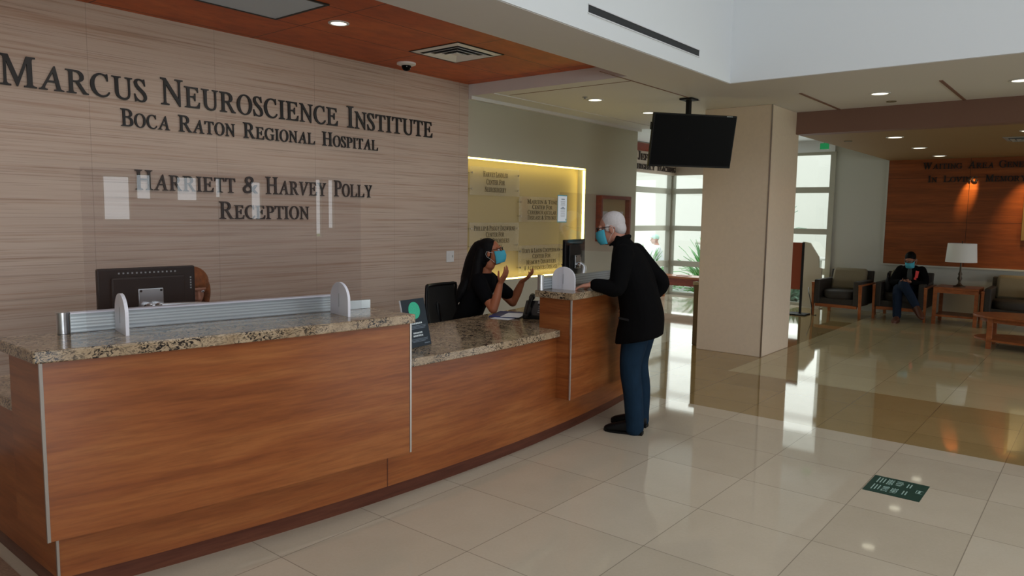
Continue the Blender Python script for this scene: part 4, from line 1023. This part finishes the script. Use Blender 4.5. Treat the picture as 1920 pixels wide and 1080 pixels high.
def glasses(parent, Hm):
    g = MB(); g.M = Hm
    for s in (-1, 1):
        pts = [(s*.034+.025*math.cos(a), .108-.010*abs(math.cos(a))*(1 if s*math.cos(a) > 0 else .2), .016+.018*math.sin(a)) for a in (2*math.pi*k/12 for k in range(13))]
        g.limb(pts, .0024, 6, 2); g.tube([(s*.058,.098,.022),(s*.076,.060,.022),(s*.082,-.010,.016),(s*.081,-.035,-.004)], .0024, 6, 4)
    g.tube([(-.010,.108,.020),(0,.112,.024),(.010,.108,.020)], .0022, 6, 3)
    g.build('eyeglasses', 'black_plastic', parent, smooth=True)
def eyes(parent, Hm):
    for s in (-1, 1):
        g = MB(); g.M = Hm; g.ell((s*.031,.0765,.014), (.0115,.0115,.0095), None, 12, 10); e = g.build('eye', 'white_plastic', parent, smooth=True)
        g = MB(); g.M = Hm; g.ell((s*.031,.0855,.014), (.005,.004,.005), None, 10, 8); g.build('iris', 'black_plastic', e, smooth=True)
def shoe(parent, Mx, m, k=1.0):
    g = MB(); g.M = Mx @ Matrix.Scale(k, 4)
    X = lambda w: V((w,0,0)); Z = lambda h: V((0,0,h))
    g.loft([((0,-.083,.040),X(.022),Z(.030)), ((0,-.065,.050),X(.036),Z(.045)), ((0,-.01,.052),X(.041),Z(.050)), ((0,.06,.046),X(.043),Z(.043)), ((0,.13,.036),X(.048),Z(.031)), ((0,.180,.028),X(.040),Z(.022)), ((0,.205,.022),X(.018),Z(.012))], 22, 4)
    s = g.build('shoe', m, parent, smooth=True)
    g = MB(); g.M = Mx @ Matrix.Scale(k, 4)
    oval = [(.0,-.088),(.034,-.070),(.040,0),(.046,.10),(.046,.15),(.028,.195),(0,.212)]; oval += [(-x, y) for x, y in reversed(oval[1:-1])]
    g.prism(oval, .0, .014); g.box(-.034, .034, -.085, -.01, 0, .022); g.build('sole', m, s)

# --- man standing at the counter
M_F = V((-.25, .97, 0)).normalized(); M_RZ = math.atan2(-M_F.x, M_F.y)
mn = thing('person', 'older man with white hair in black jacket and jeans, leaning on the counter', 'person', (4.79, 2.685, 0), M_RZ)
Hm = Matrix.Translation((0,.232,1.505)) @ Matrix.Rotation(R(6), 4, 'Z') @ Matrix.Rotation(R(-14), 4, 'X')
b = MB(); head_shape(b, Hm)
b.limb([(0,.10,1.33),(0,.155,1.40),(0,.20,1.455)], [.066,.060,.056], 18, 3)
b.loft([((0,-.03,.84),(.15,0,0),(0,.10,0)), ((0,0,1.0),(.15,0,0),(0,.10,0)), ((0,.05,1.15),(.16,0,0),(0,.105,0)), ((0,.085,1.28),(.16,0,0),(0,.09,0)), ((0,.11,1.36),(.12,0,0),(0,.07,0))], 20, 3)
LW, RW = (-.318,.262,1.112), (.215,.075,.925)
b.limb([(-.165,.09,1.335),(-.245,.085,1.21),(-.290,.095,1.10),LW], [.055,.048,.043,.030], 14, 4)
b.limb([(.165,.09,1.335),(.24,-.01,1.22),(.258,-.095,1.10),RW], [.055,.048,.043,.030], 14, 4)
hand(b, LW, (-.10,1,-.20), (0,-.2,-1), (1,0,0), .32); hand(b, RW, (-.2,.8,-.5), (-1,0,0), (0,.3,1), .4)
for s, ay in ((-1, -.02), (1, .0)): b.limb([(s*.085,-.03,.88),(s*.105,.025,.49),(s*.115,ay,.10),(s*.118,ay+.09,.045)], [.085,.056,.042,.032], 14, 4)
body = skin(b, 'body', 'skin_man', mn, .0045, 3)
eyes(body, Hm)
h = MB(); h.M = Hm; h.ell((0,-.022,.048), (.080,.091,.083), None, 22, 16); h.ell((0,-.058,-.005), (.068,.052,.062), None, 18, 14)
for s in (-1, 1): h.ell((s*.066,.012,.012), (.013,.026,.030), None, 12, 10)
skin(h, 'hair', 'hair_white', mn, .005, 4)
mask(mn, Hm); glasses(mn, Hm)
j = MB()
j.loft([((0,.0,.690),(.220,0,0),(0,.165,-.035)), ((0,-.01,.75),(.225,0,0),(0,.165,0)), ((0,-.02,.88),(.210,0,0),(0,.155,0)), ((0,.01,1.02),(.205,0,0),(0,.145,0)), ((0,.05,1.16),(.215,0,0),(0,.142,0)), ((0,.085,1.28),(.205,0,0),(0,.122,.01)), ((0,.105,1.36),(.160,0,0),(0,.095,.02)), ((0,.128,1.415),(.092,0,0),(0,.074,.02)), ((0,.145,1.450),(.062,0,0),(0,.056,.02))], 28, 4)
j.limb([(-.160,.09,1.325),(-.215,.085,1.26),(-.255,.085,1.18),(-.292,.095,1.09),(-.312,.18,1.102),(-.318,.238,1.110)], [.080,.076,.070,.063,.053,.047], 18, 4)
j.limb([(.160,.09,1.325),(.212,.045,1.26),(.240,-.02,1.18),(.258,-.095,1.09),(.240,-.01,.99),(.220,.06,.93)], [.080,.076,.072,.066,.058,.050], 18, 4)
j.limb([(-.066,.222,1.385),(-.074,.155,1.432),(-.050,.112,1.450),(0,.098,1.454),(.050,.112,1.450),(.074,.155,1.432),(.066,.222,1.385)], [.010,.013,.016,.017,.016,.013,.010], 12, 4)
jk = skin(j, 'jacket', 'jacket', mn, .007, 5)
g = MB(); g.hexa([(-.20,.10,.86),(-.215,.02,.85),(-.219,.02,.85),(-.204,.10,.86)], [(-.198,.10,.875),(-.213,.02,.866),(-.219,.02,.866),(-.204,.10,.875)]); g.build('pocket_flap', 'black_matte', jk)
tr = MB()
for s, ay in ((-1, -.02), (1, .0)): tr.limb([(s*.085,-.02,.90),(s*.095,.0,.72),(s*.105,.028,.50),(s*.112,.0,.30),(s*.117,ay,.10),(s*.118,ay,.045)], [.112,.100,.079,.072,.068,.070], 18, 4)
tr.ell((0,-.03,.90), (.165,.125,.13))
skin(tr, 'trousers', 'denim', mn, .007, 4)
shoe(mn, Matrix.Translation((-.121,.0,0)) @ Matrix.Rotation(R(3), 4, 'Z'), 'shoe'); shoe(mn, Matrix.Translation((.102,.022,0)) @ Matrix.Rotation(R(-4), 4, 'Z'), 'shoe')

# --- receptionist
wm = thing('person', 'receptionist with long black hair, glasses and blue mask, both palms raised', 'person', (4.61, 4.04, 0), W_RZ)
Hw = Matrix.Translation((0,.035,1.283)) @ Matrix.Rotation(R(8), 4, 'Z') @ Matrix.Rotation(R(11), 4, 'X') @ Matrix.Scale(.95, 4)
b = MB(); head_shape(b, Hw)
b.limb([(0,-.02,1.07),(0,-.005,1.14),(0,.0,1.21)], [.052,.047,.047], 16, 3)
b.loft([((0,-.25,.55),(.14,0,0),(0,.10,0)), ((0,-.18,.70),(.12,0,0),(0,.09,0)), ((0,-.10,.88),(.125,0,0),(0,.09,0)), ((0,-.04,1.02),(.13,0,0),(0,.085,0)), ((0,-.015,1.09),(.09,0,0),(0,.06,0))], 20, 3)
b.limb([(.14,-.025,1.05),(.195,.055,.955),(.254,.150,.846)], [.050,.044,.038], 14, 4); b.limb([(.254,.150,.846),(.243,.175,.94),(.215,.190,1.04)], [.038,.037,.025], 14, 4)
b.limb([(-.14,-.025,1.05),(-.19,.055,.955),(-.232,.155,.846)], [.050,.044,.038], 14, 4); b.limb([(-.232,.155,.846),(-.228,.200,.94),(-.212,.242,1.025)], [.038,.037,.025], 14, 4)
hand(b, (.213,.193,1.052), (-.05,.50,.86), (-.25,-.80,.5), (1,0,0), .35, .95); hand(b, (-.210,.247,1.034), (.05,.80,.58), (0,-.5,.8), (-1,0,0), .55, .95)
for s in (-1, 1): b.limb([(s*.085,-.24,.555),(s*.10,.15,.55),(s*.11,.14,.12),(s*.11,.22,.05)], [.07,.055,.038,.03], 14, 4)
body = skin(b, 'body', 'skin_woman', wm, .0042, 3); eyes(body, Hw)
h = MB(); old = h.M; h.M = Hw; h.ell((0,-.028,.046), (.085,.098,.090), None, 22, 16); h.ell((0,-.07,-.03), (.082,.060,.10), None, 18, 14)
for s in (-1, 1): h.ell((s*.070,-.030,.0), (.018,.045,.075), None, 14, 12)
h.M = old
h.limb([(0,-.055,1.30),(0,-.095,1.20),(.0,-.125,1.06),(.01,-.165,.92),(.03,-.20,.835)], [.088,.098,.105,.082,.035], 18, 4)
h.limb([(.072,-.035,1.30),(.090,-.050,1.20),(.100,-.06,1.09),(.105,-.10,.96),(.09,-.15,.88)], [.030,.040,.045,.042,.018], 14, 4)
h.limb([(-.078,-.01,1.30),(-.092,-.04,1.18),(-.09,-.08,1.05),(-.07,-.14,.92)], [.030,.038,.042,.020], 14, 4)
h.limb([(.06,-.15,1.05),(.10,-.19,.95),(.12,-.22,.86)], [.05,.042,.012], 12, 4)
skin(h, 'hair', 'hair_black', wm, .006, 4)
mask(wm, Hw); glasses(wm, Hw)
j = MB()
j.loft([((0,-.25,.53),(.175,0,0),(0,.135,0)), ((0,-.20,.66),(.155,0,0),(0,.118,0)), ((0,-.13,.82),(.150,0,0),(0,.112,0)), ((0,-.07,.95),(.155,0,0),(0,.118,0)), ((0,-.03,1.05),(.148,0,0),(0,.098,0)), ((0,-.014,1.092),(.100,0,0),(0,.070,0)), ((0,-.008,1.112),(.066,0,0),(0,.056,0))], 24, 4)
for s, e in ((1, (.214,.082,.925)), (-1, (-.204,.115,.925))): j.limb([(s*.128,-.025,1.052),(s*.175,.025,.995),e], [.066,.062,.056], 16, 4)
skin(j, 'black_top', 'top_black', wm, .007, 4)
tr = MB(); tr.ell((0,-.25,.56), (.18,.16,.11))
for s in (-1, 1): tr.limb([(s*.09,-.24,.565),(s*.105,.15,.56),(s*.112,.14,.30),(s*.112,.14,.09)], [.095,.075,.062,.058], 16, 4)
skin(tr, 'trousers', 'top_black', wm, .009, 4)
for s in (-1, 1): shoe(wm, Matrix.Translation((s*.112,.14,0)), 'shoe', .92)

# --- seated visitor with a phone
st_ = thing('person', 'masked man in black jacket and jeans sitting with legs crossed, looking at a phone', 'person', (13.22, 2.49, 0), R(90))
Hs = Matrix.Translation((.0,.07,.965)) @ Matrix.Rotation(R(-24), 4, 'X')
b = MB(); head_shape(b, Hs)
b.limb([(0,-.02,.80),(0,.02,.87),(0,.045,.92)], [.062,.057,.054], 16, 3)
b.loft([((0,-.20,.44),(.14,0,0),(0,.10,0)), ((0,-.13,.60),(.14,0,0),(0,.10,0)), ((0,-.05,.76),(.15,0,0),(0,.10,0)), ((0,-.01,.84),(.11,0,0),(0,.07,0))], 20, 3)
for s in (-1, 1):
    b.limb([(s*.155,-.03,.80),(s*.215,.03,.66),(s*.205,.12,.585),(s*.06,.285,.630)], [.05,.045,.040,.028], 14, 4)
    hand(b, (s*.062,.285,.632), (-s*.75,.65,.0), (0,.1,1), (0,1,.2), .7)
b.limb([(.085,-.16,.475),(.10,.28,.50),(.06,.48,.11),(.05,.56,.05)], [.07,.055,.040,.03], 14, 4); b.limb([(-.085,-.16,.485),(.03,.30,.585),(-.20,.50,.27),(-.25,.57,.20)], [.07,.055,.040,.03], 14, 4)
body = skin(b, 'body', 'skin_seated', st_, .005, 3); eyes(body, Hs)
h = MB(); h.M = Hs; h.ell((0,-.018,.050), (.081,.096,.084), None, 20, 14); h.ell((0,-.055,-.0), (.070,.055,.065)); skin(h, 'hair', 'hair_black', st_, .006, 3)
mask(st_, Hs); glasses(st_, Hs)
j = MB(); j.loft([((0,-.20,.43),(.185,0,0),(0,.135,0)), ((0,-.13,.60),(.180,0,0),(0,.130,0)), ((0,-.06,.74),(.190,0,0),(0,.125,0)), ((0,-.02,.83),(.150,0,0),(0,.095,0)), ((0,.005,.88),(.080,0,0),(0,.070,0))], 24, 4)
for s in (-1, 1): j.limb([(s*.150,-.03,.80),(s*.212,.03,.67),(s*.208,.12,.59),(s*.085,.265,.625)], [.072,.066,.058,.046], 16, 4)
jk = skin(j, 'jacket', 'jacket', st_, .008, 4)
g = MB(); g.loft([((0,.045,.52),(.045,0,0),(0,.02,0)), ((0,.050,.66),(.042,0,0),(0,.032,0)), ((0,.062,.78),(.035,0,0),(0,.03,0)), ((0,.062,.85),(.03,0,0),(0,.02,0))], 14, 3); g.build('shirt', 'shirt_grey', st_, smooth=True)
g = MB(); g.hexa([(-.125,.098,.685),(-.085,.108,.680),(-.085,.116,.680),(-.125,.106,.685)], [(-.135,.070,.790),(-.090,.080,.80),(-.090,.088,.80),(-.135,.078,.790)]); g.box(-.110,-.075,.112,.124,.64,.69); g.build('badge_ribbon', 'red_badge', st_)
tr = MB(); tr.ell((0,-.17,.48), (.18,.15,.10)); tr.limb([(.09,-.16,.48),(.105,.28,.505),(.085,.40,.30),(.062,.48,.10)], [.092,.078,.066,.062], 16, 4); tr.limb([(-.09,-.16,.49),(.03,.30,.60),(-.10,.42,.42),(-.19,.49,.29)], [.092,.078,.066,.060], 16, 4)
skin(tr, 'trousers', 'denim_dark', st_, .008, 4)
shoe(st_, Matrix.Translation((.058,.50,0)), 'shoe_brown'); shoe(st_, Matrix.Translation((-.215,.515,.185)) @ Matrix.Rotation(R(38), 4, 'Z') @ Matrix.Rotation(R(-28), 4, 'X'), 'shoe_brown')
cp = thing('cell_phone', 'dark phone held in the seated man\'s hands', 'phone', (12.895, 2.49, .655), R(90))
g = MB(); g.hexa([(-.036,-.05,-.012),(.036,-.05,-.012),(.036,.07,.040),(-.036,.07,.040)], [(-.036,-.053,-.005),(.036,-.053,-.005),(.036,.067,.047),(-.036,.067,.047)]); g.build('case', 'black_plastic', cp)
g = MB(); g.hexa([(-.032,-.048,-.0045),(.032,-.048,-.0045),(.032,.063,.0455),(-.032,.063,.0455)], [(-.032,-.0485,-.0035),(.032,-.0485,-.0035),(.032,.0625,.0465),(-.032,.0625,.0465)]); g.build('screen', 'screen', cp)
bg = thing('shoulder_bag', 'slumped black bag on the armchair seat beside the seated man', 'bag', (13.22, 2.80, .435))
g = MB(); g.loft([((0,0,.0),(.11,0,0),(0,.05,0)), ((0,0,.08),(.12,0,0),(0,.062,0)), ((.01,0,.17),(.10,0,0),(0,.05,0)), ((.02,.01,.235),(.05,0,0),(0,.02,0))], 18, 4); g.build('body', 'black_matte', bg, smooth=True)
g = MB(); g.tube([(-.09,0,.12),(-.07,.01,.25),(.0,.015,.30),(.08,.01,.22),(.09,0,.12)], .010, 8); g.build('strap', 'black_matte', bg, smooth=True)

# --- colleague hidden behind the near monitor
cl = thing('person', 'seated colleague with auburn hair, almost hidden behind the near monitor', 'person', (2.27, 4.50, 0), R(176))
Hc = Matrix.Translation((0,.07,1.115)) @ Matrix.Rotation(R(-20), 4, 'X') @ Matrix.Scale(.96, 4)
b = MB(); head_shape(b, Hc); b.limb([(0,-.03,.93),(0,.01,1.0),(0,.03,1.05)], [.056,.05,.05], 16, 3)
b.loft([((0,-.20,.50),(.15,0,0),(0,.11,0)), ((0,-.12,.70),(.14,0,0),(0,.10,0)), ((0,-.05,.88),(.15,0,0),(0,.10,0)), ((0,-.02,.96),(.10,0,0),(0,.07,0))], 20, 3)
for s in (-1, 1):
    b.limb([(s*.15,-.03,.92),(s*.20,.03,.78),(s*.19,.10,.72),(s*.08,.24,.83)], [.05,.044,.040,.026], 14, 4); hand(b, (s*.078,.245,.832), (-s*.2,1,0), (0,0,-1), (-s,0,0), .3, .95)
    b.limb([(s*.085,-.18,.53),(s*.10,.16,.54),(s*.11,.12,.12),(s*.11,.19,.05)], [.075,.058,.040,.03], 14, 4)
body = skin(b, 'body', 'skin_seated', cl, .006, 3); eyes(body, Hc)
h = MB(); h.M = Hc; h.ell((0,-.015,.045), (.098,.105,.095), None, 22, 16); h.ell((0,-.06,-.04), (.098,.07,.115), None, 18, 14)
for s in (-1, 1): h.ell((s*.085,.01,-.05), (.028,.05,.105), None, 14, 12)
rnd = random.Random(5)
for k in range(40):
    a = rnd.uniform(0, 6.283); r0 = .088+rnd.uniform(0, .012); z0 = rnd.uniform(.02, .09); p = []
    if math.sin(a) > .55: continue
    for q in range(7):
        w_ = .010*math.sin(q*1.7+k); rr = r0+.004*q; p.append(((rr+w_)*math.cos(a+.06*math.sin(q+k)), -.03+(rr+w_)*math.sin(a), z0-.035*q))
    h.limb(p, [.010,.013,.014,.014,.013,.011,.006], 8, 3)
skin(h, 'hair', 'hair_auburn', cl, .0045, 1)
j = MB(); j.loft([((0,-.20,.50),(.18,0,0),(0,.135,0)), ((0,-.12,.70),(.165,0,0),(0,.125,0)), ((0,-.05,.87),(.175,0,0),(0,.12,0)), ((0,-.02,.95),(.12,0,0),(0,.085,0)), ((0,-.01,.99),(.07,0,0),(0,.06,0))], 22, 4)
for s in (-1, 1): j.limb([(s*.145,-.03,.91),(s*.20,.03,.78),(s*.19,.10,.72),(s*.09,.23,.825)], [.066,.058,.052,.040], 16, 4)
skin(j, 'sweater', 'shirt_grey', cl, .008, 4)
tr = MB(); tr.ell((0,-.19,.53), (.18,.15,.10))
for s in (-1, 1): tr.limb([(s*.09,-.18,.54),(s*.105,.16,.55),(s*.112,.13,.30),(s*.112,.12,.09)], [.092,.076,.062,.058], 16, 4)
skin(tr, 'trousers', 'top_black', cl, .009, 4)
for s in (-1, 1): shoe(cl, Matrix.Translation((s*.112,.12,0)), 'shoe', .92)
oc = office_chair('black office chair of the colleague behind the near monitor', (2.28, 4.68, 0), R(176))

# --- figure sitting outside
od = thing('person', 'person in white with a mint cap sitting outside beyond the window', 'person', (17.05, 9.12, -.12), R(45))
Ho = Matrix.Translation((0,.05,1.13))
b = MB(); head_shape(b, Ho); b.loft([((0,-.10,.48),(.15,0,0),(0,.11,0)), ((0,-.05,.70),(.15,0,0),(0,.11,0)), ((0,-.01,.88),(.16,0,0),(0,.10,0)), ((0,.0,.98),(.09,0,0),(0,.07,0)), ((0,.01,1.04),(.055,0,0),(0,.055,0))], 18, 3)
for s in (-1, 1):
    b.limb([(s*.15,.0,.92),(s*.20,.10,.75),(s*.14,.32,.78)], [.05,.042,.03], 12, 4); hand(b, (s*.14,.32,.78), (0,1,0), (0,0,-1), (-s,0,0), .3); b.limb([(s*.09,-.08,.50),(s*.11,.36,.50),(s*.11,.34,.08),(s*.11,.42,.04)], [.08,.06,.045,.03], 12, 4)
skin(b, 'body', 'skin_man', od, .007, 3)
j = MB(); j.loft([((0,-.10,.46),(.19,0,0),(0,.14,0)), ((0,-.05,.70),(.18,0,0),(0,.135,0)), ((0,-.01,.88),(.185,0,0),(0,.12,0)), ((0,.0,.97),(.11,0,0),(0,.085,0)), ((0,.005,1.0),(.07,0,0),(0,.065,0))], 20, 4)
for s in (-1, 1): j.limb([(s*.15,.0,.91),(s*.20,.10,.75),(s*.145,.30,.78)], [.068,.056,.044], 14, 4)
skin(j, 'shirt', 'white_cloth', od, .01, 4)
tr = MB(); tr.ell((0,-.06,.50), (.18,.16,.10))
for s in (-1, 1): tr.limb([(s*.09,-.05,.51),(s*.115,.36,.51),(s*.112,.35,.28),(s*.112,.34,.08)], [.092,.076,.062,.058], 14, 4)
skin(tr, 'trousers', 'white_cloth', od, .01, 4)
h = MB(); h.M = Ho; h.ell((0,-.012,.055), (.084,.102,.085), None, 20, 14); h.ell((0,.085,.055), (.060,.060,.010), None, 16, 8); skin(h, 'cap', 'mint_cloth', od, .006, 3)
gc = thing('garden_stool', 'pale block stool under the figure sitting outside', 'seat', (17.12, 9.05, -.06), R(45))
MB().box(-.26, .26, -.25, .20, 0, .40).build('block', 'paving', gc, bevel=.02)
